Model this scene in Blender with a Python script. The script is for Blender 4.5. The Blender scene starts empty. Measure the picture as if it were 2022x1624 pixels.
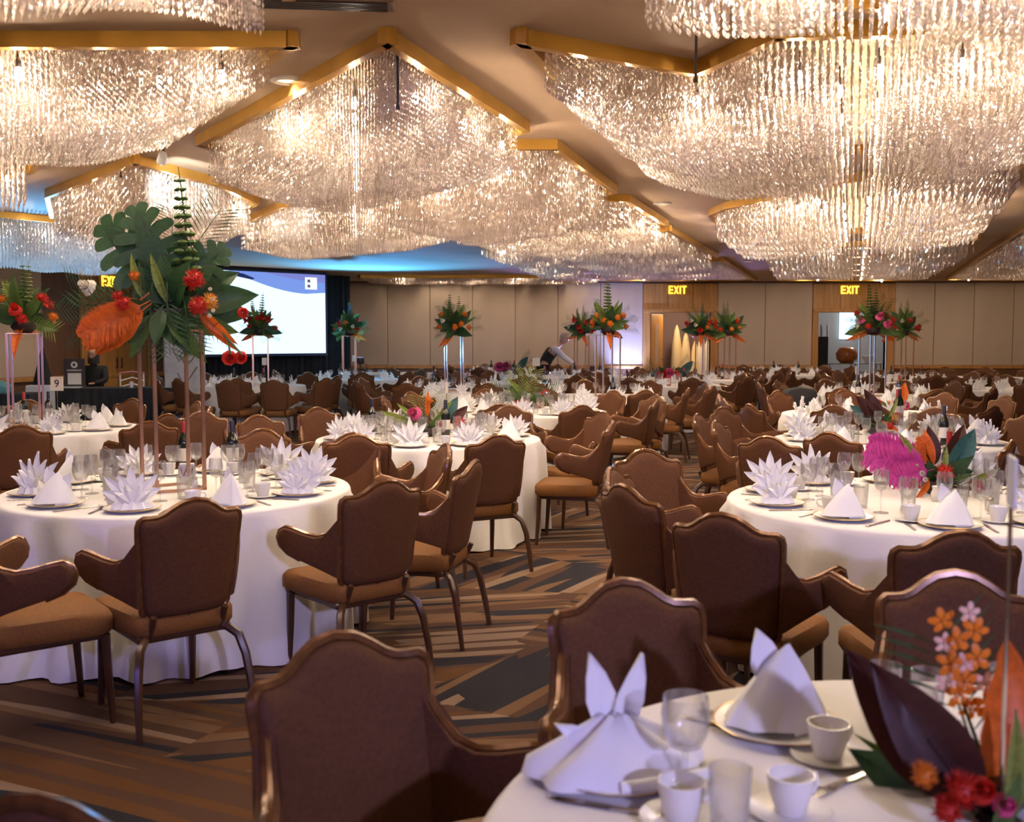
import bpy, math, random
import numpy as np
from mathutils import Vector, Matrix, Euler, noise

PI = math.pi
rnd = random.Random(7)
SC = bpy.context.scene
COL = SC.collection

# ------------------------------------------------------------------ camera
EYE = 1.58
PITCH = math.atan(144 / 2050)
cam = bpy.data.cameras.new('camera')
cam.sensor_width = 36
cam.lens = 36 * 2050 / 2022
cam.clip_start = 0.05
cam.clip_end = 100
cam.dof.use_dof = True
cam.dof.focus_distance = 8.0
cam.dof.aperture_fstop = 4.0
camo = bpy.data.objects.new('camera', cam)
COL.objects.link(camo)
camo.location = (0, 0, EYE)
camo.rotation_euler = (PI / 2 - PITCH, 0, 0)
SC.camera = camo

# ------------------------------------------------------------------ world, exposure, large lights
SC.view_settings.view_transform = 'Standard'
SC.view_settings.look = 'None'
SC.view_settings.gamma = 1
SC.view_settings.use_curve_mapping = False
SC.view_settings.exposure = 0.15
W = bpy.data.worlds.new('world')
SC.world = W
W.use_nodes = True
W.node_tree.nodes['Background'].inputs[0].default_value = (0.9, 0.8, 0.7, 1)
W.node_tree.nodes['Background'].inputs[1].default_value = 0.15
SC.cycles.max_bounces = 6
SC.cycles.diffuse_bounces = 3
SC.cycles.glossy_bounces = 3
SC.cycles.transmission_bounces = 6
SC.cycles.transparent_max_bounces = 24
SC.cycles.sample_clamp_indirect = 4.0
SC.cycles.caustics_reflective = False
SC.cycles.caustics_refractive = False
CEIL = 3.02
BULB_W = 465.0


def lamp(name, kind, loc, energy, color, target=None, size=0.1, spot=60, blend=0.6, sizey=None):
    l = bpy.data.lights.new(name, kind)
    l.energy = energy
    l.color = color
    if kind == 'SPOT':
        l.spot_size = math.radians(spot)
        l.spot_blend = blend
        l.shadow_soft_size = size
    elif kind == 'AREA':
        l.size = size
        if sizey:
            l.shape = 'RECTANGLE'
            l.size_y = sizey
    else:
        l.shadow_soft_size = size
    o = bpy.data.objects.new(name, l)
    COL.objects.link(o)
    o.location = loc
    if target is not None:
        d = Vector(target) - Vector(loc)
        o.rotation_euler = d.to_track_quat('-Z', 'Y').to_euler()
    return o


# recessed cans of the hall (warm; last two added to brighten the side wall) and the coloured stage heads behind the camera
CANS = [(-0.3, -1.6), (-6.0, 5.0), (4.9, 3.6), (-1.25, 5.9), (0.75, 7.4), (1.6, 11.2), (4.4, 19.5), (-7.0, 18.0), (-6.2, 15.2)]
for x, y in CANS:
    lamp('downlight', 'SPOT', (x, y, CEIL - 0.03), 90, (1.0, 0.74, 0.48), (x, y, 0), 0.06, 140, 0.7)
lamp('stage_wash', 'SPOT', (-3.4, -3.3, 2.7), 380, (0.36, 0.28, 1.0), (-1.6, 6.0, 0.3), 0.12, 62, 0.8)
lamp('stage_wash', 'SPOT', (2.6, -3.3, 2.7), 850, (0.52, 0.50, 1.0), (1.4, 3.6, 0.5), 0.12, 62, 0.8)
# LED uplights at the stage and the far wall, and the white head that grazes the crystal
lamp('uplight_beam', 'SPOT', (-3.3, 22.6, 1.25), 1500, (0.06, 0.40, 1.0), (-2.5, 20.3, 3.0), 0.08, 108, 0.9)
lamp('uplight_beam', 'SPOT', (-7.0, 15.0, 0.4), 3200, (0.12, 0.45, 1.0), (-6.2, 13.4, 3.0), 0.08, 70, 0.7)
lamp('uplight_beam', 'SPOT', (2.95, 25.95, 0.22), 520, (0.28, 0.38, 1.0), (2.95, 26.6, 1.75), 0.06, 75, 1.0)
lamp('uplight_beam', 'SPOT', (2.7, 25.6, 0.75), 900, (0.35, 0.30, 1.0), (2.4, 22.0, 3.0), 0.05, 80, 0.6)


# ------------------------------------------------------------------ pixel to place (photo frame 2022x1624)
def ray(px, py):
    u = 812 - py
    return ((px - 1011), 2050 * math.cos(PITCH) + u * math.sin(PITCH), -2050 * math.sin(PITCH) + u * math.cos(PITCH))


def P(px, py, z):
    r = ray(px, py)
    t = (z - EYE) / r[2]
    return Vector((r[0] * t, r[1] * t, z))


def D(px, py, Y):
    r = ray(px, py)
    t = Y / r[1]
    return Vector((r[0] * t, Y, EYE + r[2] * t))


def A(X, d, h):
    return P(1011 + 2050 * X / d, 668 - 2050 * h / d, EYE + h)


# ------------------------------------------------------------------ materials
MATS = {}


def mat(name, col, rough=0.6, metal=0.0, var=0.0, scale=20.0, bump=0.0, bscale=60.0, emit=None, estr=0.0, spec=0.5, trans=0.0, sheen=0.0, stretch=(1, 1, 1)):
    if name in MATS:
        return MATS[name]
    m = bpy.data.materials.new(name)
    m.use_nodes = True
    nt = m.node_tree
    b = nt.nodes['Principled BSDF']
    b.inputs['Base Color'].default_value = (*col, 1)
    b.inputs['Roughness'].default_value = rough
    b.inputs['Metallic'].default_value = metal
    b.inputs['Specular IOR Level'].default_value = spec
    if trans:
        b.inputs['Transmission Weight'].default_value = trans
    if sheen:
        b.inputs['Sheen Weight'].default_value = sheen
    if emit:
        b.inputs['Emission Color'].default_value = (*emit, 1)
        b.inputs['Emission Strength'].default_value = estr
    if var or bump:
        tc = nt.nodes.new('ShaderNodeTexCoord')
        mp = nt.nodes.new('ShaderNodeMapping')
        mp.inputs['Scale'].default_value = stretch
        nt.links.new(tc.outputs['Object'], mp.inputs[0])
    if var:
        n = nt.nodes.new('ShaderNodeTexNoise')
        n.inputs['Scale'].default_value = scale
        n.inputs['Detail'].default_value = 4
        nt.links.new(mp.outputs[0], n.inputs['Vector'])
        r = nt.nodes.new('ShaderNodeValToRGB')
        r.color_ramp.elements[0].position = 0.3
        r.color_ramp.elements[1].position = 0.7
        r.color_ramp.elements[0].color = (*[c * (1 - var) for c in col], 1)
        r.color_ramp.elements[1].color = (*[min(1, c * (1 + var)) for c in col], 1)
        nt.links.new(n.outputs['Fac'], r.inputs[0])
        nt.links.new(r.outputs[0], b.inputs['Base Color'])
    if bump:
        n2 = nt.nodes.new('ShaderNodeTexNoise')
        n2.inputs['Scale'].default_value = bscale
        nt.links.new(mp.outputs[0], n2.inputs['Vector'])
        bp = nt.nodes.new('ShaderNodeBump')
        bp.inputs['Strength'].default_value = bump
        bp.inputs['Distance'].default_value = 0.01
        nt.links.new(n2.outputs['Fac'], bp.inputs['Height'])
        nt.links.new(bp.outputs[0], b.inputs['Normal'])
    MATS[name] = m
    return m


def leafmat(name, col, var=0.25):
    """leaf / petal: diffuse with some light through it"""
    if name in MATS:
        return MATS[name]
    m = mat(name, col, 0.45, var=var, scale=14, spec=0.35)
    nt = m.node_tree
    b = nt.nodes['Principled BSDF']
    out = nt.nodes['Material Output']
    t = nt.nodes.new('ShaderNodeBsdfTranslucent')
    t.inputs[0].default_value = (*col, 1)
    mx = nt.nodes.new('ShaderNodeMixShader')
    mx.inputs[0].default_value = 0.25
    nt.links.new(b.outputs[0], mx.inputs[1])
    nt.links.new(t.outputs[0], mx.inputs[2])
    nt.links.new(mx.outputs[0], out.inputs[0])
    return m


def glassmat(name, tint=(1, 1, 1), base=0.06):
    """thin clear glass: mostly see-through, reflecting more at the rim"""
    m = bpy.data.materials.new(name)
    m.use_nodes = True
    nt = m.node_tree
    nt.nodes.remove(nt.nodes['Principled BSDF'])
    out = nt.nodes['Material Output']
    tr = nt.nodes.new('ShaderNodeBsdfTransparent')
    tr.inputs[0].default_value = (*tint, 1)
    gl = nt.nodes.new('ShaderNodeBsdfGlossy')
    gl.inputs['Roughness'].default_value = 0.06
    df = nt.nodes.new('ShaderNodeBsdfDiffuse')
    df.inputs[0].default_value = (0.9, 0.9, 0.92, 1)
    m1 = nt.nodes.new('ShaderNodeMixShader')
    m1.inputs[0].default_value = 0.18
    nt.links.new(gl.outputs[0], m1.inputs[1])
    nt.links.new(df.outputs[0], m1.inputs[2])
    lw = nt.nodes.new('ShaderNodeLayerWeight')
    lw.inputs[0].default_value = 0.35
    mr = nt.nodes.new('ShaderNodeMapRange')
    mr.inputs['From Min'].default_value = 0
    mr.inputs['From Max'].default_value = 1
    mr.inputs['To Min'].default_value = base
    mr.inputs['To Max'].default_value = 0.75
    nt.links.new(lw.outputs['Facing'], mr.inputs['Value'])
    mx = nt.nodes.new('ShaderNodeMixShader')
    nt.links.new(mr.outputs[0], mx.inputs[0])
    nt.links.new(tr.outputs[0], mx.inputs[1])
    nt.links.new(m1.outputs[0], mx.inputs[2])
    nt.links.new(mx.outputs[0], out.inputs[0])
    MATS[name] = m
    return m


def crystalmat():
    m = bpy.data.materials.new('crystal')
    m.use_nodes = True
    nt = m.node_tree
    nt.nodes.remove(nt.nodes['Principled BSDF'])
    out = nt.nodes['Material Output']
    df = nt.nodes.new('ShaderNodeBsdfDiffuse')
    df.inputs[0].default_value = (0.96, 0.81, 0.71, 1)
    tl = nt.nodes.new('ShaderNodeBsdfTranslucent')
    tl.inputs[0].default_value = (0.98, 0.85, 0.75, 1)
    gl = nt.nodes.new('ShaderNodeBsdfGlossy')
    gl.inputs['Roughness'].default_value = 0.20
    gl.inputs[0].default_value = (1, 0.97, 0.92, 1)
    a = nt.nodes.new('ShaderNodeMixShader')
    a.inputs[0].default_value = 0.55
    nt.links.new(df.outputs[0], a.inputs[1])
    nt.links.new(tl.outputs[0], a.inputs[2])
    b = nt.nodes.new('ShaderNodeMixShader')
    b.inputs[0].default_value = 0.20
    nt.links.new(a.outputs[0], b.inputs[1])
    nt.links.new(gl.outputs[0], b.inputs[2])
    nt.links.new(b.outputs[0], out.inputs[0])
    MATS['crystal'] = m
    return m


def emitmat(name, col, s):
    return mat(name, (0.02, 0.02, 0.02), 0.4, emit=col, estr=s)


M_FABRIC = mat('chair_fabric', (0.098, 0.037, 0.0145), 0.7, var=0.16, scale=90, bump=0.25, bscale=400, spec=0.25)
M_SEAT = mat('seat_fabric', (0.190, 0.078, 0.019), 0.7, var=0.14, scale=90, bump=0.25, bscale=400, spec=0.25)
M_WOOD = mat('chair_rail_wood', (0.17, 0.070, 0.022), 0.24, metal=0.35, var=0.3, scale=30, spec=0.8)
M_LEG = mat('chair_leg_bronze', (0.060, 0.024, 0.012), 0.3, var=0.2, scale=30, spec=0.7)
M_CLOTH = mat('white_linen', (0.78, 0.74, 0.72), 0.8, bump=0.15, bscale=30, sheen=0.2)
M_NAP = mat('napkin_linen', (0.88, 0.86, 0.86), 0.8, sheen=0.2)
M_CHINA = mat('china', (0.86, 0.83, 0.78), 0.2)
M_GOLDRIM = mat('gold_rim', (0.75, 0.5, 0.2), 0.3, metal=0.9)
M_STEEL = mat('cutlery_steel', (0.7, 0.64, 0.56), 0.2, metal=1.0)
M_ROSEGOLD = mat('rose_gold_metal', (0.62, 0.36, 0.25), 0.28, metal=0.85)
M_BRASS = mat('fascia_brass', (0.56, 0.30, 0.055), 0.34, metal=0.75, var=0.15, scale=3)
M_BLACK = mat('black_cloth', (0.012, 0.013, 0.016), 0.85, var=0.3, scale=6)
M_BOTTLE = mat('bottle_glass', (0.008, 0.012, 0.010), 0.08, spec=0.8)
M_CAPRED = mat('red_capsule', (0.30, 0.02, 0.02), 0.35)
M_CAPBLK = mat('black_capsule', (0.015, 0.015, 0.03), 0.35)
M_LABEL = mat('paper_label', (0.75, 0.70, 0.65), 0.7)
M_REDINK = mat('red_ink', (0.35, 0.03, 0.02), 0.6)
M_DARKINK = mat('dark_ink', (0.06, 0.03, 0.03), 0.6)
M_GLASS = glassmat('clear_glass', base=.13)
M_CRYSTAL = crystalmat()
M_BULB = emitmat('bulb_filament', (1.0, 0.81, 0.60), BULB_W)
M_DARK = mat('dark_metal', (0.03, 0.02, 0.02), 0.4)
M_CEIL = mat('ceiling_paint', (0.56, 0.385, 0.25), 0.9, var=0.05, scale=1.5)
M_WALLFAB = mat('wall_fabric', (0.56, 0.435, 0.33), 0.85, var=0.04, scale=3, bump=0.1, bscale=200, stretch=(1, 1, 0.2))
M_OAK = mat('honey_wood', (0.50, 0.24, 0.065), 0.4, var=0.18, scale=6, stretch=(3, 3, 0.3))
M_DKWOOD = mat('dark_wood', (0.14, 0.06, 0.025), 0.4, var=0.2, scale=6, stretch=(3, 3, 0.3))
M_G1 = leafmat('leaf_deep_green', (0.030, 0.075, 0.028))
M_G2 = leafmat('leaf_mid_green', (0.085, 0.15, 0.035))
M_G3 = leafmat('leaf_yellow_green', (0.22, 0.27, 0.06))
M_G4 = leafmat('leaf_blue_green', (0.035, 0.11, 0.11))
M_BURG = leafmat('leaf_burgundy', (0.050, 0.014, 0.012))
M_ORL = leafmat('leaf_orange', (0.62, 0.13, 0.015))
M_RED = leafmat('petal_red', (0.55, 0.022, 0.012))
M_ORG = leafmat('petal_orange', (0.72, 0.20, 0.015))
M_PINK = leafmat('petal_pink', (0.70, 0.10, 0.26))
M_MAG = leafmat('feather_magenta', (0.56, 0.06, 0.30))
M_WHT = leafmat('petal_white', (0.80, 0.74, 0.60), 0.08)
M_YEL = leafmat('petal_yellow', (0.75, 0.34, 0.03))


# ------------------------------------------------------------------ mesh building
class G:
    def __init__(s):
        s.v = []
        s.f = []

    def add(s, v, f, m=None):
        n = len(s.v)
        s.v += [tuple(m @ Vector(p)) for p in v] if m is not None else [tuple(p) for p in v]
        s.f += [tuple(i + n for i in q) for q in f]
        return s

    def box(s, x0, x1, y0, y1, z0, z1, m=None):
        v = [(x, y, z) for z in (z0, z1) for y in (y0, y1) for x in (x0, x1)]
        f = [(0, 2, 3, 1), (4, 5, 7, 6), (0, 1, 5, 4), (2, 6, 7, 3), (0, 4, 6, 2), (1, 3, 7, 5)]
        return s.add(v, f, m)

    def bevbox(s, x0, x1, y0, y1, z0, z1, b=0.01, m=None):
        """box with chamfered vertical and top edges"""
        def ring(z, i):
            return [(x0 + i + b, y0 + i, z), (x1 - i - b, y0 + i, z), (x1 - i, y0 + i + b, z), (x1 - i, y1 - i - b, z),
                    (x1 - i - b, y1 - i, z), (x0 + i + b, y1 - i, z), (x0 + i, y1 - i - b, z), (x0 + i, y0 + i + b, z)]
        v = ring(z0, b * .6) + ring(z0 + b, 0) + ring(z1 - b, 0) + ring(z1, b * .6)
        f = [tuple(range(7, -1, -1)), tuple(range(24, 32))]
        for k in range(3):
            for j in range(8):
                f.append((k * 8 + j, k * 8 + (j + 1) % 8, k * 8 + 8 + (j + 1) % 8, k * 8 + 8 + j))
        return s.add(v, f, m)

    def lathe(s, prof, n=16, m=None, cap=True):
        v = []
        f = []
        for r, z in prof:
            for k in range(n):
                a = 2 * PI * k / n
                v.append((r * math.cos(a), r * math.sin(a), z))
        for i in range(len(prof) - 1):
            for k in range(n):
                f.append((i * n + k, i * n + (k + 1) % n, (i + 1) * n + (k + 1) % n, (i + 1) * n + k))
        if cap:
            f.append(tuple(range(n - 1, -1, -1)))
            f.append(tuple((len(prof) - 1) * n + k for k in range(n)))
        return s.add(v, f, m)

    def tube(s, path, r, n=6, m=None, closed=False):
        pts = [Vector(p) for p in path]
        N = len(pts)
        rs = r if isinstance(r, (list, tuple)) else [r] * N
        v = []
        f = []
        up = None
        for i, p in enumerate(pts):
            if closed:
                t = pts[(i + 1) % N] - pts[i - 1]
            else:
                t = pts[min(i + 1, N - 1)] - pts[max(i - 1, 0)]
            t.normalize()
            if up is None:
                up = Vector((0, 0, 1)) if abs(t.z) < 0.9 else Vector((1, 0, 0))
            a = (up - t * up.dot(t))
            if a.length < 1e-4:
                a = t.orthogonal()
            a.normalize()
            up = a
            b = t.cross(a)
            for k in range(n):
                q = 2 * PI * (k + .5) / n
                v.append(p + (a * math.cos(q) + b * math.sin(q)) * rs[i])
        M = N if closed else N - 1
        for i in range(M):
            j = (i + 1) % N
            for k in range(n):
                f.append((i * n + k, i * n + (k + 1) % n, j * n + (k + 1) % n, j * n + k))
        if not closed:
            f.append(tuple(range(n - 1, -1, -1)))
            f.append(tuple((N - 1) * n + k for k in range(n)))
        return s.add(v, f, m)

    def pad(s, outline, mp, tf, tb, bf=0.0, bb=0.0, c=None, m=None):
        """padded plate: outline (a,b) pairs, mp(a,b,depth)->xyz"""
        n = len(outline)
        if c is None:
            c = (sum(p[0] for p in outline) / n, sum(p[1] for p in outline) / n)
        rings = []
        for sc, fr in ((.12, 1.0), (.5, .85), (.82, .45), (.95, .15)):
            rings.append((sc, tf + bf * fr))
        rings.append((1.0, tf * .55))
        rings.append((1.0, -tb * .55))
        for sc, fr in ((.95, .15), (.82, .45), (.5, .85), (.12, 1.0)):
            rings.append((sc, -tb - bb * fr))
        v = []
        for sc, d in rings:
            for a, b in outline:
                v.append(mp(c[0] + (a - c[0]) * sc, c[1] + (b - c[1]) * sc, d))
        f = []
        for i in range(len(rings) - 1):
            for k in range(n):
                f.append((i * n + k, i * n + (k + 1) % n, (i + 1) * n + (k + 1) % n, (i + 1) * n + k))
        f.append(tuple(range(n - 1, -1, -1)))
        f.append(tuple((len(rings) - 1) * n + k for k in range(n)))
        return s.add(v, f, m)

    def ball(s, c, r, nu=10, nv=7, m=None, sz=1.0):
        prof = []
        for i in range(nv + 1):
            t = PI * i / nv
            prof.append((max(r * math.sin(t), 1e-4), -r * sz * math.cos(t)))
        mm = Matrix.Translation(c)
        if m is not None:
            mm = m @ mm
        return s.lathe(prof, nu, mm)

    def mesh(s, name, mt, smooth=False):
        me = bpy.data.meshes.new(name)
        me.from_pydata(s.v, [], s.f)
        if mt:
            me.materials.append(mt)
        if smooth:
            me.polygons.foreach_set('use_smooth', [True] * len(me.polygons))
            try:
                me.set_sharp_from_angle(angle=math.radians(50))
            except Exception:
                pass
        me.update()
        return me


def setp(o, label=None, cat=None, group=None, kind=None):
    if label:
        o['label'] = label
    if cat:
        o['category'] = cat
    if group:
        o['group'] = group
    if kind:
        o['kind'] = kind
    return o


def obj(name, data, parent=None, loc=None, rot=None, scale=None, **k):
    if isinstance(data, tuple):
        g, mt, sm = data
        data = g.mesh(name, mt, sm)
    o = bpy.data.objects.new(name, data)
    COL.objects.link(o)
    if parent:
        o.parent = parent
    if loc is not None:
        o.location = loc
    if rot is not None:
        o.rotation_euler = rot
    if scale is not None:
        o.scale = (scale,) * 3 if isinstance(scale, (int, float)) else scale
    setp(o, **k)
    return o


def empty(name, loc, rz=0, **k):
    return obj(name, None, None, loc, (0, 0, rz), **k)


CHILDREN = {}


def reg(root, *kids):
    CHILDREN.setdefault(root.name, []).extend(kids)


def copy_tree(o, parent=None):
    c = o.copy()
    COL.objects.link(c)
    if parent:
        c.parent = parent
    for ch in CHILDREN.get(o.name, []):
        copy_tree_child(ch, c)
    return c


def copy_tree_child(ch, parent):
    d = ch.copy()
    COL.objects.link(d)
    d.parent = parent
    for g in CHILDREN.get(ch.name, []):
        copy_tree_child(g, d)


class Proto:
    """a thing with parts; the first placement moves the original itself"""
    def __init__(s, root):
        s.root = root
        s.used = False

    def place(s, loc, rz=0.0, label=None, group=None, scale=None, rot=None):
        if not s.used:
            o = s.root
            s.used = True
            s.pristine = None
        else:
            o = copy_tree(s.root)
        o.location = loc
        o.rotation_euler = rot if rot is not None else (0, 0, rz)
        if scale is not None:
            o.scale = (scale,) * 3
        if label:
            o['label'] = label
        if group:
            o['group'] = group
        return o


def part(root, name, g, mt, smooth=True, **k):
    o = obj(name, g.mesh(name, mt, smooth), root, **k)
    reg(root, o)
    return o


# ------------------------------------------------------------------ room shell
BACK = 26.588
LW = Vector((0.3688, 0.9295))                 # direction of the left wall
LW0 = Vector((-7.983, 20.011))


def lw_at(y):
    t = (y - LW0.y) / LW.y
    return LW0.x + LW.x * t


def carpet():
    m = bpy.data.materials.new('carpet')
    m.use_nodes = True
    nt = m.node_tree
    b = nt.nodes['Principled BSDF']
    b.inputs['Roughness'].default_value = 0.95
    b.inputs['Specular IOR Level'].default_value = 0.15
    tc = nt.nodes.new('ShaderNodeTexCoord')
    L = nt.links.new

    def shards(angle, sc, seed, lo, hi):
        mp = nt.nodes.new('ShaderNodeMapping')
        mp.vector_type = 'TEXTURE'
        mp.inputs['Rotation'].default_value = (0, 0, math.radians(angle))
        mp.inputs['Location'].default_value = (seed, seed * 1.7, 0)
        mp.inputs['Scale'].default_value = sc
        L(tc.outputs['Object'], mp.inputs[0])
        vo = nt.nodes.new('ShaderNodeTexVoronoi')
        vo.voronoi_dimensions = '2D'
        vo.inputs['Scale'].default_value = 1.0
        L(mp.outputs[0], vo.inputs['Vector'])
        sp = nt.nodes.new('ShaderNodeSeparateColor')
        L(vo.outputs['Color'], sp.inputs[0])
        r = nt.nodes.new('ShaderNodeMapRange')
        r.inputs['From Min'].default_value = lo
        r.inputs['From Max'].default_value = hi
        L(sp.outputs[0], r.inputs['Value'])
        return sp, r

    def ramp(src, els):
        r = nt.nodes.new('ShaderNodeValToRGB')
        r.color_ramp.interpolation = 'CONSTANT'
        e = r.color_ramp.elements
        e[0].position = els[0][0]
        e[0].color = (*els[0][1], 1)
        e[1].position = els[1][0]
        e[1].color = (*els[1][1], 1)
        for p, c in els[2:]:
            q = e.new(p)
            q.color = (*c, 1)
        L(src, r.inputs[0])
        return r
    navy, brown, tan, cream, rust = (0.018, 0.017, 0.024), (0.070, 0.037, 0.025), (0.135, 0.075, 0.042), (0.21, 0.14, 0.10), (0.095, 0.043, 0.018)
    s1, _ = shards(12, (0.95, 0.062, 1), 3.1, 0, 1)
    c1 = ramp(s1.outputs[0], [(0, navy), (0.20, brown), (0.42, tan), (0.60, rust), (0.74, cream), (0.84, brown)])
    s2, _ = shards(-24, (1.2, 0.055, 1), 7.7, 0, 1)
    c2 = ramp(s2.outputs[0], [(0, brown), (0.22, navy), (0.42, tan), (0.60, brown), (0.72, cream), (0.80, rust)])
    s3, _ = shards(58, (.9, 0.08, 1), 11.3, 0, 1)
    c3 = ramp(s3.outputs[0], [(0, tan), (0.25, navy), (0.5, brown), (0.75, cream), (0.85, navy)])
    big, _ = shards(5, (1.5, .8, 1), 1.9, 0, 1)
    k1 = nt.nodes.new('ShaderNodeMath')
    k1.operation = 'GREATER_THAN'
    k1.inputs[1].default_value = 0.52
    L(big.outputs[0], k1.inputs[0])
    k2 = nt.nodes.new('ShaderNodeMath')
    k2.operation = 'GREATER_THAN'
    k2.inputs[1].default_value = 0.80
    L(big.outputs[1], k2.inputs[0])
    m1 = nt.nodes.new('ShaderNodeMix')
    m1.data_type = 'RGBA'
    L(k1.outputs[0], m1.inputs[0])
    L(c1.outputs[0], m1.inputs[6])
    L(c2.outputs[0], m1.inputs[7])
    m2 = nt.nodes.new('ShaderNodeMix')
    m2.data_type = 'RGBA'
    L(k2.outputs[0], m2.inputs[0])
    L(m1.outputs[2], m2.inputs[6])
    L(c3.outputs[0], m2.inputs[7])
    nz = nt.nodes.new('ShaderNodeTexNoise')
    nz.inputs['Scale'].default_value = 160
    L(tc.outputs['Object'], nz.inputs['Vector'])
    mr = nt.nodes.new('ShaderNodeMapRange')
    mr.inputs['To Min'].default_value = 0.72
    mr.inputs['To Max'].default_value = 1.28
    L(nz.outputs['Fac'], mr.inputs['Value'])
    mm = nt.nodes.new('ShaderNodeMix')
    mm.data_type = 'RGBA'
    mm.blend_type = 'MULTIPLY'
    mm.inputs[0].default_value = 1
    L(m2.outputs[2], mm.inputs[6])
    L(mr.outputs[0], mm.inputs[7])
    L(mm.outputs[2], b.inputs['Base Color'])
    bp = nt.nodes.new('ShaderNodeBump')
    bp.inputs['Strength'].default_value = 0.4
    bp.inputs['Distance'].default_value = 0.004
    L(nz.outputs['Fac'], bp.inputs['Height'])
    L(bp.outputs[0], b.inputs['Normal'])
    return m


def struct(name, g, mt, parent=None, smooth=False, **k):
    o = obj(name, g.mesh(name, mt, smooth), parent, **k)
    if parent is None:
        o['kind'] = 'structure'
    return o


g = G()
g.box(-18, 16.5, -4.6, BACK + 9, -0.12, 0)
struct('floor', g, carpet(), label='patterned carpet of crossing brown, tan and navy shards')
g = G()
g.box(-18, 16.5, -4.6, BACK + 9, CEIL, CEIL + 0.15)
struct('ceiling', g, M_CEIL, label='flat tan ceiling above the crystal fields')

# back wall with its two door openings; fabric panels are pieces proud of it
D1 = (3.53, 5.07, 2.235)     # opening x0,x1,top
D2 = (7.81, 9.56, 2.235)
g = G()
xs = [(-5.4, D1[0] - .0), (D1[1], D2[0]), (D2[1], 14.8)]
for a, b_ in xs:
    g.box(a, b_, BACK, BACK + 0.2, 0, CEIL)
for d in (D1, D2):
    g.box(d[0], d[1], BACK, BACK + 0.2, d[2], CEIL)
wb = struct('wall_back', g, M_DKWOOD, label='far wall of fabric panels over a wooden chair rail')


def pbox(w, h, d=0.02, b=0.008):
    """panel of size w,h lying in xz facing -y, origin at its lower left"""
    return G().bevbox(0, w, -d, 0, 0, h, b)


PW = 1.05
pm = pbox(PW - 0.012, CEIL - 0.89 - 0.02).mesh('fabric_panel', M_WALLFAB)
pl = pbox(PW - 0.012, 0.66).mesh('lower_panel', M_DKWOOD)


def panels(x0, x1, parent):
    n = max(1, round((x1 - x0) / PW))
    w = (x1 - x0) / n
    for k in range(n):
        obj('fabric_panel', pm, parent, (x0 + k * w + .006, BACK, 0.89), scale=((w - .012) / (PW - .012), 1, 1))
        obj('lower_panel', pl, parent, (x0 + k * w + .006, BACK, 0.13), scale=((w - .012) / (PW - .012), 1, 1))


HX = [(3.34, 5.24), (7.66, 9.76)]
panels(-5.35, HX[0][0], wb)
panels(HX[0][1], HX[1][0], wb)
panels(HX[1][1], 14.8, wb)
for k, (a, b_) in enumerate([(-5.35, HX[0][0]), (HX[0][1], HX[1][0]), (HX[1][1], 14.8)]):
    g = G().bevbox(a, b_, BACK - .055, BACK, 0.80, 0.885, .012)
    struct('trim_%d' % (k + 1), g, M_OAK, label='honey wood chair rail along the far wall, %s length' % ['stage-side', 'between-doors', 'far'][k])
    g = G().bevbox(a, b_, BACK - .03, BACK, 0.0, 0.125, .01)
    struct('baseboard_%s' % ['back_a', 'back_b', 'back_c'][k], g, M_DKWOOD)
g = G().box(-5.35, 14.8, BACK - .06, BACK, CEIL - .035, CEIL)
struct('trim_4', g, M_DKWOOD, label='thin dark strip where the far wall meets the ceiling')
for k, ((a, b_), d) in enumerate(zip(HX, (D1, D2))):
    root = struct('trim_%d' % (5 + k), G().box(a, b_, BACK - .012, BACK, d[2] + .06, CEIL - .04), M_DKWOOD,
                  label=['honey wood panelling over the door with blue light beside it', 'honey wood panelling over the foyer door'][k])
    w = (b_ - a) / 3
    ph = pbox(w - .01, CEIL - .045 - d[2] - .08).mesh('wood_panel', M_OAK)
    for j in range(3):
        obj('wood_panel', ph, root, (a + j * w + .005, BACK - .012, d[2] + .075))
    dr = struct('door_%d' % (k + 1), G().bevbox(a, d[0], BACK - .06, BACK + .2, 0, d[2] + .08, .012), M_OAK,
                label=['open doorway framed in honey wood, lit cream columns beyond', 'open doorway framed in honey wood, foyer console beyond'][k])
    obj('jamb', (G().bevbox(d[1], b_, BACK - .06, BACK + .2, 0, d[2] + .08, .012), M_OAK, False), dr)
    obj('lintel', (G().bevbox(a, b_, BACK - .075, BACK + .2, d[2], d[2] + .09, .012), M_OAK, False), dr)
    if k == 0:
        # the leaf stands open into the corridor
        leaf = obj('door_leaf', (G().bevbox(0, .9, -.022, .022, 0.01, 2.2, .008), M_OAK, False), dr, (D1[0] + .03, BACK + .22, 0), (0, 0, math.radians(62)))
        obj('door_handle', (G().tube([(.82, -.03, 1.02), (.82, -.07, 1.02), (.70, -.07, 1.02)], .012), M_DARK, True), leaf)
        obj('vision_strip', (G().box(.30, .52, -.026, .026, 0.9, 1.95), mat('milk_glass', (.45, .36, .32), .3), False), leaf)

# left wall (runs toward the camera)
lwrot = math.atan2(-LW.y, -LW.x)            # local +x runs from the far corner toward the camera
c0 = LW0 + LW * ((BACK - LW0.y) / LW.y)


def lwp(dist, off=0.0, z=0.0):
    p = c0 - LW * dist + Vector((LW.y, -LW.x)) * off
    return Vector((p.x, p.y, z))


LLEN = 33.0
wl = struct('wall_left', G().box(0, LLEN, -.2, 0, 0, CEIL), M_DKWOOD, label='long side wall of fabric panels', loc=(c0.x, c0.y, 0), rot=(0, 0, lwrot))
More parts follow.
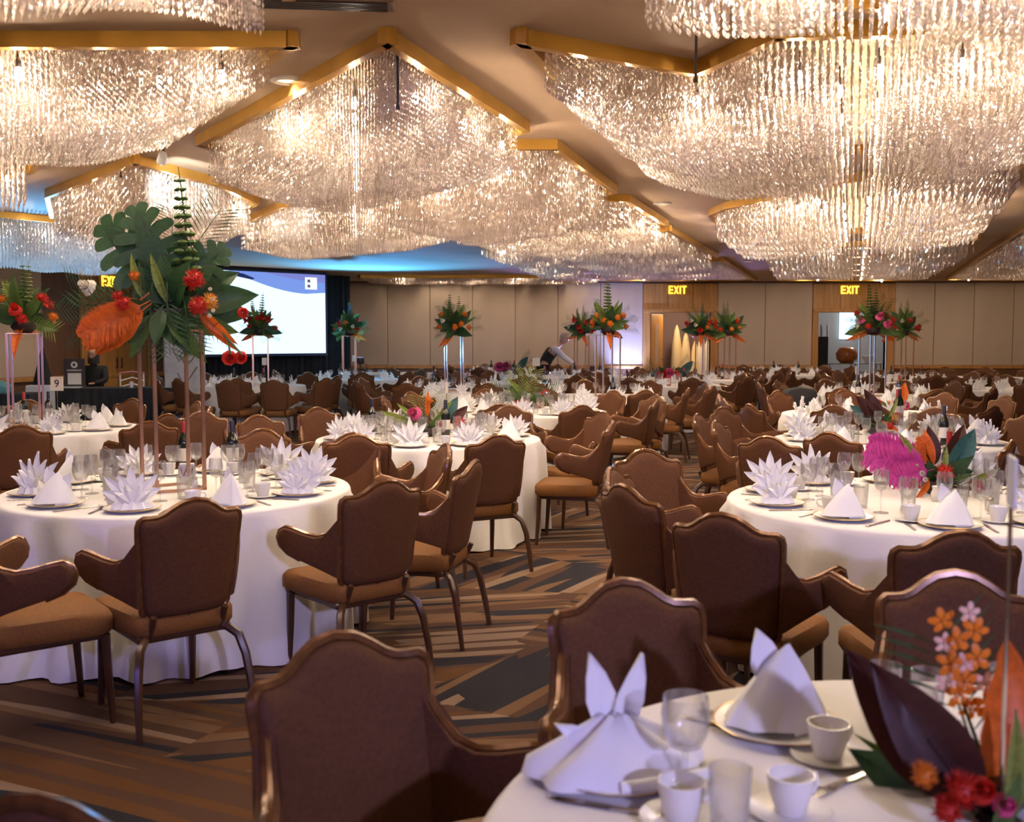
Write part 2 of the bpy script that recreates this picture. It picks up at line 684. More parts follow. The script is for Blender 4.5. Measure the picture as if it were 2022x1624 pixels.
# local +y points out of the room or in: panels are placed on the room side by lwp
inward = Vector((math.cos(lwrot + PI / 2), math.sin(lwrot + PI / 2)))
SGN = 1 if inward.dot(Vector((LW.y, -LW.x))) > 0 else -1
pmL = G().bevbox(0, PW - .012, 0, SGN * .02 if SGN > 0 else 0.02, 0, CEIL - .91, .006).mesh('fabric_panel', M_WALLFAB)
DL = (5.72, 7.38)
for k in range(int(LLEN / PW)):
    a = k * PW
    if a + PW > DL[0] and a < DL[1]:
        continue
    obj('fabric_panel', pmL, wl, (a + .006, 0, 0.89))
struct('trim_7', G().bevbox(0, LLEN, 0, .055, .80, .885, .012), M_OAK, label='chair rail along the side wall', loc=(c0.x, c0.y, 0), rot=(0, 0, lwrot))
dl = struct('door_3', G().bevbox(DL[0] - .14, DL[0], 0, .07, 0, 2.3, .012), M_OAK, label='closed double wooden door under the side wall exit sign', loc=(c0.x, c0.y, 0), rot=(0, 0, lwrot))
obj('jamb', (G().bevbox(DL[1], DL[1] + .14, 0, .07, 0, 2.3, .012), M_OAK, False), dl)
obj('lintel', (G().bevbox(DL[0] - .14, DL[1] + .14, 0, .08, 2.22, 2.31, .012), M_OAK, False), dl)
for j in range(2):
    a = DL[0] + j * (DL[1] - DL[0]) / 2
    lf = obj('door_leaf', (G().bevbox(a + .004, a + .89, 0.005, .045, 0.01, 2.2, .008), M_OAK, False), dl)
    obj('door_handle', (G().tube([(a + (.8 if j == 0 else .1), .045, 1.0), (a + (.8 if j == 0 else .1), .09, 1.0), (a + (.8 if j == 0 else .1), .09, 1.2)], .012), M_DARK, True), lf)
tw = struct('trim_8', G().box(DL[0] - .14, DL[1] + .14, 0, .01, 2.31, CEIL - .01), M_DKWOOD, label='wood panelling over the side wall door', loc=(c0.x, c0.y, 0), rot=(0, 0, lwrot))
for j in range(3):
    w = (DL[1] - DL[0] + .28) / 3
    obj('wood_panel', (G().bevbox(j * w + .005, j * w + w - .005, 0, .02, 0, CEIL - .02 - 2.32, .006), M_OAK, False), tw, (DL[0] - .14, 0.01, 2.32))

struct('wall_right', G().box(0, .2, 0, 32.2, 0, CEIL), M_WALLFAB, loc=(8.2, -4.5, 0), rot=(0, 0, -math.atan2(6.6, 31.1)))
struct('wall_front', G().box(-17.8, 8.3, -4.6, -4.4, 0, CEIL), M_WALLFAB)


# ------------------------------------------------------------------ exit signs
def glyph(ch):
    """strokes of a block letter in a 0..0.62 x 0..1 cell"""
    t = .17
    g = G()
    if ch == 'E':
        g.box(0, t, -.04, 0, 0, 1)
        for z in (0, .42, 1 - t):
            g.box(t, .55, -.04, 0, z, z + t)
    elif ch == 'I':
        g.box(.0, t, -.04, 0, 0, 1)
    elif ch == 'T':
        g.box(0, .6, -.04, 0, 1 - t, 1)
        g.box(.3 - t / 2, .3 + t / 2, -.04, 0, 0, 1 - t)
    elif ch == 'X':
        for a, b_ in ((0, .62 - t), (.62 - t, 0)):
            g.add([(a, -.04, 0), (a + t, -.04, 0), (b_ + t, -.04, 1), (b_, -.04, 1), (a, 0, 0), (a + t, 0, 0), (b_ + t, 0, 1), (b_, 0, 1)],
                  [(0, 1, 2, 3), (4, 7, 6, 5), (0, 4, 5, 1), (3, 2, 6, 7), (0, 3, 7, 4), (1, 5, 6, 2)])
    return g


M_EXIT = emitmat('exit_letter', (1.0, 0.62, 0.04), 3.2)


def exit_sign(loc, rz, label):
    r = obj('exit_sign', (G().bevbox(-.32, .32, -.02, 0, -.035, .235, .006), mat('sign_amber_plate', (.45, .20, .02), .4), False), None, loc, (0, 0, rz),
            label=label, cat='sign', group='exit signs over the doors')
    x = -.245
    for ch in 'EXIT':
        w = {'E': .55, 'X': .62, 'I': .17, 'T': .6}[ch]
        obj('letter_' + ch.lower(), (glyph(ch), M_EXIT, False), r, (x, -.022, 0), scale=(.2, .3, .2))
        x += w * .2 + .022
    obj('arrow_marker', (G().box(-.52, -.50, -.012, 0, .06, .17), mat('pale_marker', (.8, .6, .5), .5), False), r)


exit_sign(tuple(D(1339, 580.5, BACK - .015)), 0, 'yellow lit EXIT sign above the door beside the blue-lit wall')
exit_sign(tuple(D(1679, 580.5, BACK - .015)), 0, 'yellow lit EXIT sign above the foyer door')
q = lwp(6.74, .05)
exit_sign((q.x, q.y, 2.58), lwrot + PI if SGN > 0 else lwrot, 'yellow lit EXIT sign on the side wall behind the monstera bouquet')

# ------------------------------------------------------------------ beyond the doors
corr = struct('wall_corridor', G().box(1.5, 6.6, BACK + 3.4, BACK + 3.5, 0, CEIL), mat('corridor_wall', (.30, .22, .24), .8))
for k, px in enumerate((1336, 1354, 1372, 1385, 1397)):
    c = D(px, 700, BACK + 2.3)
    h = (1.95, 1.75, 1.5, 1.7, 1.55)[k]
    g = G().lathe([(.16, 0), (.16, .9), (.13, h - .55), (.07, h - .15), (.01, h)], 14)
    obj('fabric_column', (g, mat('cream_fabric' if k < 3 else 'white_fabric', (.85, .68, .42) if k < 3 else (.85, .82, .78), .8), True), None, (c.x, c.y, 0),
        label='tall %s tapering fabric column beyond the door, %s in the row' % (['cream', 'cream', 'cream', 'white', 'white'][k], ['first', 'second', 'third', 'fourth', 'last'][k]), cat='column', group='tapered columns in the corridor')
lamp('corridor_lamp', 'POINT', (4.6, BACK + 1.2, 2.5), 90, (1.0, .75, .45), None, .12)
struct('wall_foyer', G().box(6.7, 13.0, BACK + 5.4, BACK + 5.5, 0, CEIL), mat('foyer_wall', (.34, .33, .32), .7))
struct('wall_divider', G().box(6.55, 6.65, BACK + .25, BACK + 5.5, 0, CEIL), mat('corridor_wall', (.3, .22, .24), .8))
lamp('foyer_lamp', 'POINT', (10.4, BACK + 3.0, 2.6), 110, (.9, .95, 1.0), None, .12)
c = D(1665, 645, BACK + 5.35)
struct('window_1', G().box(c.x - .12, c.x + .36, BACK + 5.3, BACK + 5.36, 1.55, 2.6), emitmat('daylight_pane', (.62, .85, 1.0), 1.6), label='bright window slot at the back of the foyer')
c = D(1620, 700, BACK + 1.2)
t = obj('privacy_screen', (G().bevbox(-.16, .16, -.03, .03, .03, 1.62, .01), M_BLACK, False), None, (c.x + .05, c.y, 0), (0, 0, .25), label='tall black free-standing panel just inside the foyer door', cat='panel')
obj('base', (G().bevbox(-.2, .2, -.15, .15, 0, .03, .008), M_DARK, False), t)
c = D(1685, 700, BACK + 2.2)
t = empty('console_table', (c.x, c.y, 0), label='pale metal console table with glass shelf in the foyer', cat='table')
M_PALE = mat('pale_metal', (.55, .56, .5), .3, metal=.6)
for z in (.62, .86):
    obj('shelf', (G().bevbox(-.75, .75, -.22, .22, z, z + .03, .006), M_PALE, False), t)
for sx in (-.7, 0, .7):
    for sy in (-.18, .18):
        obj('leg', (G().box(sx - .025, sx + .025, sy - .02, sy + .02, 0, .62), M_PALE, False), t)
        obj('post', (G().box(sx - .015, sx + .015, sy - .015, sy + .015, .65, .86), M_PALE, False), t)
tt = obj('planter', (G().lathe([(.17, 0), (.27, .1), (.3, .26), (.22, .40), (.15, .44)], 16), mat('amber_glaze', (.42, .13, .03), .3, var=.3, scale=8), True), None,
         (c.x - .18, c.y, .89), label='round amber glazed pot on the foyer console', cat='pot')
tt = obj('white_bowl', (G().lathe([(.07, 0), (.17, .16), (.18, .2), (.15, .17)], 14), mat('gloss_white', (.85, .85, .88), .2), True), None, (c.x + .42, c.y, .89),
         label='white bowl on the foyer console', cat='bowl')
for dx in (-.75, -.58):
    obj('glass_tube', (G().lathe([(.09, 0), (.09, .02), (.012, .03), (.012, 1.4), (.03, 1.42), (.03, 1.92), (.02, 1.97)], 8), mat('white_candle', (.85, .83, .8), .4), True), None, (c.x + dx, c.y + .5, 0),
        label='slim standing white tube lamp in the foyer, %s one' % ('first' if dx < -.7 else 'second'), cat='lamp')

# ------------------------------------------------------------------ crystal ceiling fields
AX = math.atan2(676, 2050)                       # lattice axis of the ceiling
U = np.array([math.sin(AX), math.cos(AX)])
V = np.array([math.cos(AX), -math.sin(AX)])


def seg_dist(p, a, b):
    ab = b - a
    t = np.clip(((p - a) @ ab) / (ab @ ab), 0, 1)
    return np.linalg.norm(p - (a + t[:, None] * ab), axis=1)


def inside(p, poly):
    r = np.zeros(len(p), bool)
    n = len(poly)
    for i in range(n):
        a, b = poly[i], poly[(i + 1) % n]
        c = (a[1] > p[:, 1]) != (b[1] > p[:, 1])
        with np.errstate(divide='ignore', invalid='ignore'):
            x = (b[0] - a[0]) * (p[:, 1] - a[1]) / (b[1] - a[1] + 1e-12) + a[0]
        r ^= c & (p[:, 0] < x)
    return r


bulb_mesh = G().lathe([(.004, .038), (.014, .024), (.020, 0), (.016, -.02), (.004, -.036)], 8).mesh('bulb', M_BULB, True)
socket_mesh = G().lathe([(.012, .03), (.012, .07), (.005, .075), (.005, .13)], 6).mesh('socket', M_DARK)
npr = np.random.default_rng(5)
TRIS = [0]


def chandelier(pts, label, sp, bl, l0, l1, bsp, lmax=None, ramp=.7, fasc=.075, drop_s=.16):
    poly = np.array([[A(x, d, 1.44).x, A(x, d, 1.44).y] for x, d in pts])
    cx, cy = poly.mean(axis=0)
    root = empty('crystal_chandelier', (cx, cy, CEIL), label=label, cat='chandelier', group='crystal strand chandeliers')
    # brass fascia: one board per edge
    n = len(poly)
    area = sum(poly[i][0] * poly[(i + 1) % n][1] - poly[(i + 1) % n][0] * poly[i][1] for i in range(n))
    sg = 1 if area > 0 else -1
    for i in range(n):
        a = Vector((poly[i][0] - cx, poly[i][1] - cy, 0))
        b = Vector((poly[(i + 1) % n][0] - cx, poly[(i + 1) % n][1] - cy, 0))
        d = (b - a).normalized()
        nrm = Vector((-d.y, d.x, 0)) * sg
        w = .05
        v = []
        for z in (-fasc, 0):
            for p in (a, b, b + nrm * w - d * w * 0, a + nrm * w):
                v.append((p.x, p.y, z))
        obj('fascia_board', (G().add(v, [(3, 2, 1, 0), (4, 5, 6, 7), (0, 1, 5, 4), (1, 2, 6, 5), (2, 3, 7, 6), (3, 0, 4, 7)]), M_BRASS, False), root)
    # strands
    o = np.array([3.83, 11.4])                     # a lattice node common to every field
    R = 22
    ks = np.arange(-int(R / sp), int(R / sp) + 1)
    I, J = np.meshgrid(ks, ks)
    p = o + (I.ravel()[:, None] * U + J.ravel()[:, None] * V) * sp
    bb = (p[:, 0] > poly[:, 0].min()) & (p[:, 0] < poly[:, 0].max()) & (p[:, 1] > poly[:, 1].min()) & (p[:, 1] < poly[:, 1].max())
    p = p[bb]
    p = p[inside(p, poly)]
    dist = np.min([seg_dist(p, poly[i], poly[(i + 1) % n]) for i in range(n)], axis=0)
    keep = dist > .07
    p, dist = p[keep], dist[keep]
    # only what stands inside a generous view wedge
    ang = np.abs(p[:, 0]) / np.maximum(p[:, 1], .1)
    keep = (ang < .68) & (p[:, 1] > 2.6)
    p, dist = p[keep], dist[keep]
    # bulbs
    kb = np.arange(-int(R / bsp), int(R / bsp) + 1)
    I, J = np.meshgrid(kb, kb)
    q = o + sp * .5 + (I.ravel()[:, None] * U + (J.ravel() + .5 * (I.ravel() % 2))[:, None] * V) * bsp
    q = q[inside(q, poly)]
    if len(q):
        dq = np.min([seg_dist(q, poly[i], poly[(i + 1) % n]) for i in range(n)], axis=0)
        q = q[dq > .12]
    q = [a for a in q if abs(a[0]) / max(a[1], .1) < .75 and a[1] > 2.4]
    L = l0 + l1 * np.clip(dist / ramp, 0, 1) ** .8
    L = L + .015 * np.sin(p[:, 0] * 7 + p[:, 1] * 5)
    if lmax:
        L = np.minimum(L, np.maximum(.06, 1.44 - 112 * p[:, 1] / 2050 + lmax))
    for a in q:
        bd = np.linalg.norm(p - a, axis=1)
        keep = bd > max(.05, sp * .75)
        p, L, dist = p[keep], L[keep], dist[keep]
    # beads: elongated three-sided bipyramids, each turned at random
    nb = np.maximum(1, np.round(L / bl)).astype(int)
    idx = np.repeat(np.arange(len(p)), nb)
    st = np.concatenate([[0], np.cumsum(nb)[:-1]])
    j = np.arange(len(idx)) - np.repeat(st, nb)
    h = (L / nb)[idx]
    zt = -j * h
    x = p[idx, 0] - cx
    y = p[idx, 1] - cy
    r = sp * .20 * npr.uniform(.85, 1.1, len(idx))
    a0 = npr.uniform(0, 2 * PI, len(idx))
    tilt = npr.uniform(.35, .65, len(idx))
    N = len(idx)
    vs = np.empty((N, 5, 3), np.float32)
    vs[:, 0] = np.stack([x, y, zt], 1)
    vs[:, 4] = np.stack([x, y, zt - h * .97], 1)
    for k in range(3):
        vs[:, 1 + k] = np.stack([x + r * np.cos(a0 + k * 2.0944), y + r * np.sin(a0 + k * 2.0944), zt - h * tilt], 1)
    base = np.arange(N)[:, None] * 5
    tri = np.array([[0, 1, 2], [0, 2, 3], [0, 3, 1], [4, 2, 1], [4, 3, 2], [4, 1, 3]])
    fs = (base[:, None, :] + tri[None]).reshape(-1, 3).astype(np.int32)
    me = bpy.data.meshes.new('crystal_strands')
    me.vertices.add(N * 5)
    me.vertices.foreach_set('co', vs.ravel())
    me.loops.add(len(fs) * 3)
    me.loops.foreach_set('vertex_index', fs.ravel())
    me.polygons.add(len(fs))
    me.polygons.foreach_set('loop_start', np.arange(0, len(fs) * 3, 3, dtype=np.int32))
    me.polygons.foreach_set('loop_total', np.full(len(fs), 3, np.int32))
    me.polygons.foreach_set('use_smooth', np.zeros(len(fs), bool))
    me.update(calc_edges=True)
    me.materials.append(M_CRYSTAL)
    TRIS[0] += len(fs)
    obj('crystal_strands', me, root, kind='stuff')
    for a in q:
        b = obj('bulb', bulb_mesh, root, (a[0] - cx, a[1] - cy, -drop_s))
        obj('socket', socket_mesh, b)
    return root


N1, N2, N3 = (.036, .030), (.054, .060), (.078, .11)
chandelier([(-.575, 4.79), (.12, 6.87), (-1.50, 9.35), (-2.25, 7.38)], 'diamond crystal chandelier with a brass apex, centre of the ceiling', *N1, .30, .20, .36)
chandelier([(-.04, 7.5), (.33, 7.5), (1.0, 9.8), (-.4, 11.9), (-1.38, 9.62)], 'stepped crystal chandelier behind the brass-apex diamond', *N2, .36, .14, .44)
chandelier([(-1.0, 4.86), (-1.22, 5.2), (-2.2, 6.75), (-3.4, 7.1), (-4.2, 6.0), (-3.3, 4.86)], 'large crystal chandelier at the upper left with a flat brass edge', *N1, .20, .22, .36)
chandelier([(-.88, 4.2), (-1.5, 3.85), (-2.6, 4.25), (-3.3, 3.2), (-2.2, 2.4), (-.9, 3.0)], 'crystal chandelier cut by the top left edge, nearest on that side', *N1, .22, .14, .38)
chandelier([(-.15, 3.85), (.3, 3.0), (-.2, 2.2), (-.7, 3.2)], 'crystal chandelier tip dipping into the top edge at the centre', *N1, .22, .12, .4)
chandelier([(.44, 4.15), (.45, 2.8), (3.0, 2.8), (3.2, 4.25), (1.5, 4.35)], 'crystal chandelier cut by the top right edge, nearest on that side', *N1, .20, .16, .38)
chandelier([(.016, 4.8), (.95, 5.37), (1.2, 4.72), (2.6, 4.6), (3.6, 6.5), (3.3, 7.5), (1.12, 8.3), (.17, 5.35)], 'largest crystal chandelier, notched brass edge, upper right', *N1, .18, .30, .37)
chandelier([(3.85, 7.65), (3.25, 8.3), (2.25, 11.0), (2.19, 11.6), (3.3, 15.0), (5.6, 12.4)], 'long crystal chandelier behind the largest one on the aisle axis', *N2, .30, .12, .44)
chandelier([(1.18, 10.4), (1.92, 12.7), (.55, 14.6), (-.75, 12.3), (.85, 10.3)], 'crystal chandelier with a small brass gable right of centre', *N2, .30, .12, .44)
chandelier([(2.0, 13.2), (3.5, 17.6), (1.5, 19.4), (.6, 15.0)], 'crystal chandelier stepping away behind the small brass gable', *N3, .26, .10, .9, lmax=-.02, drop_s=.07)
chandelier([(3.75, 18.4), (5.85, 24.8), (2.2, 24.8), (1.6, 20.2)], 'furthest crystal chandelier before the far wall, left of the channel', *N3, .2, .06, 1.2, lmax=-.02, drop_s=.07)
chandelier([(3.9, 16.2), (6.35, 24.8), (9.6, 24.8), (6.5, 14.4)], 'crystal chandelier above the foyer door end', *N3, .26, .10, .95, lmax=-.02, drop_s=.07)
chandelier([(6.3, 12.7), (10.2, 24.4), (13.5, 24.6), (9.0, 11.9)], 'crystal chandelier beyond the right-hand ceiling channel', *N3, .26, .10, .95, lmax=-.02, drop_s=.07)
chandelier([(-1.52, 9.72), (-.62, 11.9), (-2.5, 13.9), (-3.45, 12.9), (-2.45, 10.9)], 'crystal chandelier hidden low behind the brass-apex diamond', *N2, .34, .14, .44)
chandelier([(-2.95, 8.1), (-2.63, 9.3), (-2.58, 10.6), (-3.6, 12.7), (-5.3, 11.9), (-4.55, 10.1)], 'crystal chandelier behind the tall monstera bouquet', *N2, .34, .12, .44)
chandelier([(-3.64, 8.0), (-3.95, 8.6), (-5.4, 10.0), (-6.2, 8.4), (-4.3, 7.3)], 'small crystal chandelier at the left edge', *N2, .34, .1, .44)
chandelier([(-5.9, 11.6), (-4.9, 13.0), (-4.4, 15.4), (-6.6, 15.6), (-7.9, 12.0)], 'blue-lit crystal chandelier by the side wall', *N2, .46, .08, .8)
chandelier([(-.55, 15.3), (.45, 15.2), (1.4, 20.1), (1.9, 21.5), (.6, 21.6)], 'narrow crystal chandelier at the edge of the bare blue ceiling', *N3, .22, .08, .9, lmax=-.02, drop_s=.07)
chandelier([(-3.5, 23.6), (2.05, 23.6), (2.1, 25.9), (-3.5, 25.9)], 'crystal row along the top of the far wall', *N3, .12, .03, 1.0, lmax=.0, drop_s=.05)
print('strand triangles', TRIS[0])

# small ceiling fixtures
for k, (x, y) in enumerate(CANS):
    t = obj('ceiling_downlight', (G().lathe([(.095, 0), (.1, -.012), (.07, -.02), (.065, -.004)], 24, cap=False), mat('can_trim', (.75, .68, .6), .4), True), None, (x, y, CEIL),
            label='round recessed downlight, ' + ['behind the camera', 'far left', 'far right', 'beside the left arm of the brass-apex diamond', 'in the channel by the largest chandelier', 'in the channel near the small brass gable', 'near the far wall', 'added by the exit to brighten the side wall', 'added to brighten the side wall, blue-lit crystals near it'][k], cat='light', group='recessed ceiling downlights')
    obj('lens', (G().lathe([(.06, -.006), (.001, -.007)], 20, cap=False), emitmat('can_lens', (1, .8, .6), 2.5), True), t)
for px, py, ln in ((785, 85, .3), (1375, 60, .22), (238, 322, .1)):
    c = P(px, py, CEIL)
    t = obj('hanging_rod', (G().tube([(0, 0, 0), (0, 0, -ln)], .007), M_DARK, True), None, tuple(c), label='thin dark rod hanging from the ceiling among crystals, %s' % {785: 'at the brass apex', 1375: 'by the notched brass edge', 238: 'near the side wall'}[px], cat='rod')
    obj('tip', (G().lathe([(.012, -ln), (.012, -ln - .02)], 8), M_DARK, True), t)
c = P(322, 283, CEIL)
t = obj('spotlight', (G().tube([(0, 0, 0), (0, 0, -.06), (0, -.02, -.10)], .012), M_DARK, True), None, tuple(c), label='small white-faced spotlight clamped under the ceiling', cat='light')
obj('lamp_head', (G().lathe([(.03, .05), (.035, 0), (.038, -.03), (.02, -.035)], 14, Matrix.Translation((0, -.03, -.12)) @ Euler((math.radians(50), 0, .5)).to_matrix().to_4x4()), mat('white_housing', (.85, .85, .85), .3), True), t)
lamp('spotlight_beam', 'SPOT', (c.x, c.y - .1, c.z - .2), 330, (.85, .95, 1.0), (-2.9, 10.3, 2.75), .02, 38, .5)
c = P(640, 4, CEIL)
t = obj('air_vent', (G().bevbox(-.3, .3, -.07, .07, -.012, 0, .004), mat('vent_frame', (.2, .12, .08), .6), False), None, tuple(c), (0, 0, .1), label='dark slotted air vent at the top edge of the picture', cat='vent')
for k in range(5):
    obj('slat', (G().box(-.27, .27, -.055 + k * .024, -.045 + k * .024, -.02, -.012), M_DARK, False), t)

# ------------------------------------------------------------------ stage drape, projection screen
SA, SB = Vector((-3.62, 23.3)), Vector((-9.0, 18.15))      # drape line, right end to left end
sd = (SB - SA).normalized()
snorm = Vector((-sd.y, sd.x))
if snorm.dot(Vector((0, -1))) < 0:
    snorm = -snorm
SL = 4.33


def sp_(t, off=0.0, z=0.0):
    p = SA + sd * t + snorm * off
    return Vector((p.x, p.y, z))


for k in range(4):
    t0, t1 = SL * k / 4, SL * (k + 1) / 4
    n = 60
    v = []
    for i in range(n + 1):
        t = t0 + (t1 - t0) * i / n
        o_ = .035 * math.sin(i / n * 2 * PI * 7) + .01 * math.sin(i * 1.7)
        for z in (0.01, 2.96):
            p = sp_(t, o_, z)
            v.append(p)
    f = [(2 * i, 2 * i + 2, 2 * i + 3, 2 * i + 1) for i in range(n)]
    v2 = [Vector((p.x, p.y, p.z)) - Vector((snorm.x, snorm.y, 0)) * .01 for p in v]
    g = G().add(v, f).add(v2, [tuple(reversed(q)) for q in f])
    obj('stage_drape', (g, M_BLACK, True), None, label='black pleated stage drape, %s length counted from the free end' % ['first', 'second', 'third', 'fourth', 'fifth'][k], cat='curtain', group='black stage drapes')
# solve for the screen span on a line in front of the drape
off = .35


def t_at(px):
    lo, hi = -2, SL + 4
    for _ in range(50):
        m_ = (lo + hi) / 2
        p = sp_(m_, off)
        if 1011 + 2050 * p.x / p.y > px:
            lo = m_
        else:
            hi = m_
    return lo


tr = t_at(644)
tl = tr + 3.25
z0, z1 = 1.26, 2.93
ex = -sd                                               # screen x axis as the viewer sees it (left to right)
scr_m = Matrix(((ex.x, -snorm.x, 0, 0), (ex.y, -snorm.y, 0, 0), (0, 0, 1, 0), (0, 0, 0, 1)))
org = sp_(tl, off, z0)
SWD, SHT = tl - tr, z1 - z0
scr = obj('projection_screen', (G().bevbox(-.06, SWD + .06, .0, .05, -.06, SHT + .06, .01, scr_m), mat('screen_frame_navy', (.01, .015, .06), .5), False), None, tuple(org),
          label='bright projection screen on the black stage drape', cat='screen')


def flat(name, pts, mt, lay):
    """flat shape drawn on the screen, pts in 0..1 of its size"""
    v = [(a * SWD, -.002 * lay, b * SHT) for a, b in pts]
    n = len(v)
    obj(name, (G().add(v, [tuple(range(n))], scr_m), mt, False), scr)


flat('picture_ground', [(0, 0), (1, 0), (1, 1), (0, 1)], emitmat('screen_pale', (.62, .86, 1.0), 1.35), 1)


def curve(f0, f1, n=24, a0=0.0, a1=1.0):
    up = [(a0 + (a1 - a0) * i / n, min(1, f1(a0 + (a1 - a0) * i / n))) for i in range(n + 1)]
    lo = [(a0 + (a1 - a0) * i / n, max(0, min(1, f0(a0 + (a1 - a0) * i / n)))) for i in range(n, -1, -1)]
    return up + lo


w1 = lambda a: 1.02 - .27 * math.sin(min(1, max(0, (a - .28) / .60)) * PI / 2) + .03 * max(0, a - .85) * 5
w2 = lambda a: 1.0 - .10 * math.sin(min(1, max(0, (a - .55) / .45)) * PI / 2)
flat('blue_wave', curve(w1, lambda a: 1.0, a0=.30), emitmat('screen_periwinkle', (.20, .33, .86), .85), 2)
flat('lilac_wave', curve(w2, lambda a: 1.0, a0=.56), emitmat('screen_lilac', (.26, .28, .80), .7), 3)
flat('navy_ribbon', [(.22, .985), (.30, .995), (.40, .97), (.48, .92), (.46, .90), (.38, .925), (.29, .955)], emitmat('screen_navy', (.01, .03, .25), .4), 4)
flat('white_ribbon', [(.16, .97), (.20, .985), (.30, .93), (.36, .88), (.34, .865), (.26, .90)], emitmat('screen_white', (.9, .97, 1), 1.5), 5)
flat('badge', [(.845, .81), (.935, .81), (.935, .96), (.845, .96)], emitmat('screen_badge', (.85, .93, 1.0), 1.3), 6)
for k, b in enumerate((.845, .91)):
    flat('badge_mark', [(.862, b - .014), (.884, b - .014), (.884, b + .024), (.862, b + .024)], emitmat('screen_mark', (.12, .16, .25), .5), 7)
cc = sp_((tl + tr) / 2, off + .4, (z0 + z1) / 2)
# the stage itself under the screen
stg = obj('stage_platform', (G().add([tuple(sp_(a, o_, z)) for z in (.0, .4) for a, o_ in ((.4, .12), (SL - .2, .12), (SL - .2, .75), (.4, .75))],
          [(3, 2, 1, 0), (4, 5, 6, 7), (0, 1, 5, 4), (1, 2, 6, 5), (2, 3, 7, 6), (3, 0, 4, 7)]), M_BLACK, False), None, label='low black stage platform in front of the drape', cat='stage')

# standing banner left of the screen
c = P(368, 853, 0)
t = empty('roll_banner', (c.x, c.y, 0), math.radians(12), label='grey roll-up banner with dark line drawing beside the screen', cat='banner')
obj('banner_sheet', (G().box(-.33, .33, -.004, .004, .06, 1.98), mat('banner_grey', (.36, .35, .35), .6, var=.2, scale=5), False), t)
obj('base', (G().bevbox(-.36, .36, -.1, .1, 0, .06, .01), M_STEEL, False), t)
obj('pole', (G().tube([(0, .02, .05), (0, .02, 2.0)], .012), M_STEEL, True), t)
for pts in ([(-.12, 1.0), (-.02, .75), (.1, .95), (.2, 1.1)], [(-.05, 1.25), (.02, 1.1), (.12, 1.22), (.2, 1.35)], [(-.2, 1.42), (-.1, 1.2), (0, 1.42)]):
    obj('drawn_line', (G().tube([(a, -.008, b) for a, b in pts], .012, 4), M_DARKINK, False), t)


# ------------------------------------------------------------------ chairs
def yb(x, z):
    return -.235 - .10 * ((z - .45) / .48) + .75 * x * x


HALF = [(0, .450), (.12, .450), (.162, .458), (.180, .485), (.188, .55), (.196, .63), (.203, .72), (.210, .80), (.212, .842), (.208, .862), (.192, .874), (.165, .873), (.14, .875), (.115, .886), (.085, .908), (.05, .928), (0, .937)]
BACKO = HALF + [(-x, z) for x, z in HALF[-2:0:-1]]
ARM = [(-.02, .50), (.05, .525), (.12, .548), (.2, .572), (.27, .598), (.315, .632), (.332, .668), (.324, .702), (.295, .718), (.25, .71), (.18, .692), (.12, .684), (.07, .70), (.03, .742), (-.005, .80)]


def chair_parts():
    P_ = {}
    g = G()
    ins = [(x * .965, .69 + (z - .69) * .965) for x, z in BACKO]
    g.pad(ins, lambda a, b, d: (a, yb(a, b) + d, b), .028, .022, .016, .004, c=(0, .69))
    P_['backrest'] = g.mesh('backrest', M_FABRIC, True)
    g = G()
    g.tube([(x, yb(x, z) + .004, z) for x, z in BACKO], .0135, 6, closed=True)
    P_['back_frame'] = g.mesh('back_frame', M_WOOD, True)
    for nm, s in (('L', -1), ('R', 1)):
        def mp(a, b, d, s=s):
            k = .50 - .1 * a
            return (s * (.192 + a * math.sin(k) + d * math.cos(k) * 1.0), yb(.19, b) + .012 + a * math.cos(k) - d * math.sin(k), b)
        g = G()
        g.pad(ARM if s > 0 else ARM[::-1], mp, .022, .022, .006, .006, c=(.13, .62))
        P_['arm' + nm] = g.mesh('armrest', M_FABRIC, True)
        g = G()
        g.tube([mp(a, b, 0) for a, b in ARM[3:]], .012, 6)
        P_['trim' + nm] = g.mesh('arm_rail', M_WOOD, True)
    # seat cushion
    out = []
    for k in range(28):
        a = 2 * PI * k / 28
        e = .28
        x = math.copysign(abs(math.cos(a)) ** e, math.cos(a))
        y = math.copysign(abs(math.sin(a)) ** e, math.sin(a))
        out.append((x * (.235 + .02 * y), y * .245 + .0))
    g = G()
    g.pad(out, lambda a, b, d: (a, b, .425 + d), .042, .042, .018, 0, c=(0, 0))
    P_['seat'] = g.mesh('seat', M_SEAT, True)
    g = G()
    g.bevbox(-.2, .2, -.22, .215, .355, .388, .01)
    g.tube([(-.15, -.215, .37), (-.15, -.262, .47)], .014, 6)
    g.tube([(.15, -.215, .37), (.15, -.262, .47)], .014, 6)
    P_['frame'] = g.mesh('seat_frame', M_LEG)
    P_['fl'] = G().tube([(-.20, .205, .375), (-.202, .212, .2), (-.205, .225, .0)], [.019, .017, .013], 6).mesh('leg', M_LEG, True)
    P_['fr'] = G().tube([(.20, .205, .375), (.202, .212, .2), (.205, .225, .0)], [.019, .017, .013], 6).mesh('leg', M_LEG, True)
    for nm, s in (('rl', -1), ('rr', 1)):
        P_[nm] = G().tube([(s * .13, -.185, .375), (s * .175, -.225, .372), (s * .208, -.262, .34), (s * .226, -.29, .26), (s * .238, -.315, .13), (s * .245, -.335, 0)],
                          [.017, .019, .019, .018, .016, .013], 6).mesh('leg', M_LEG, True)
    return P_


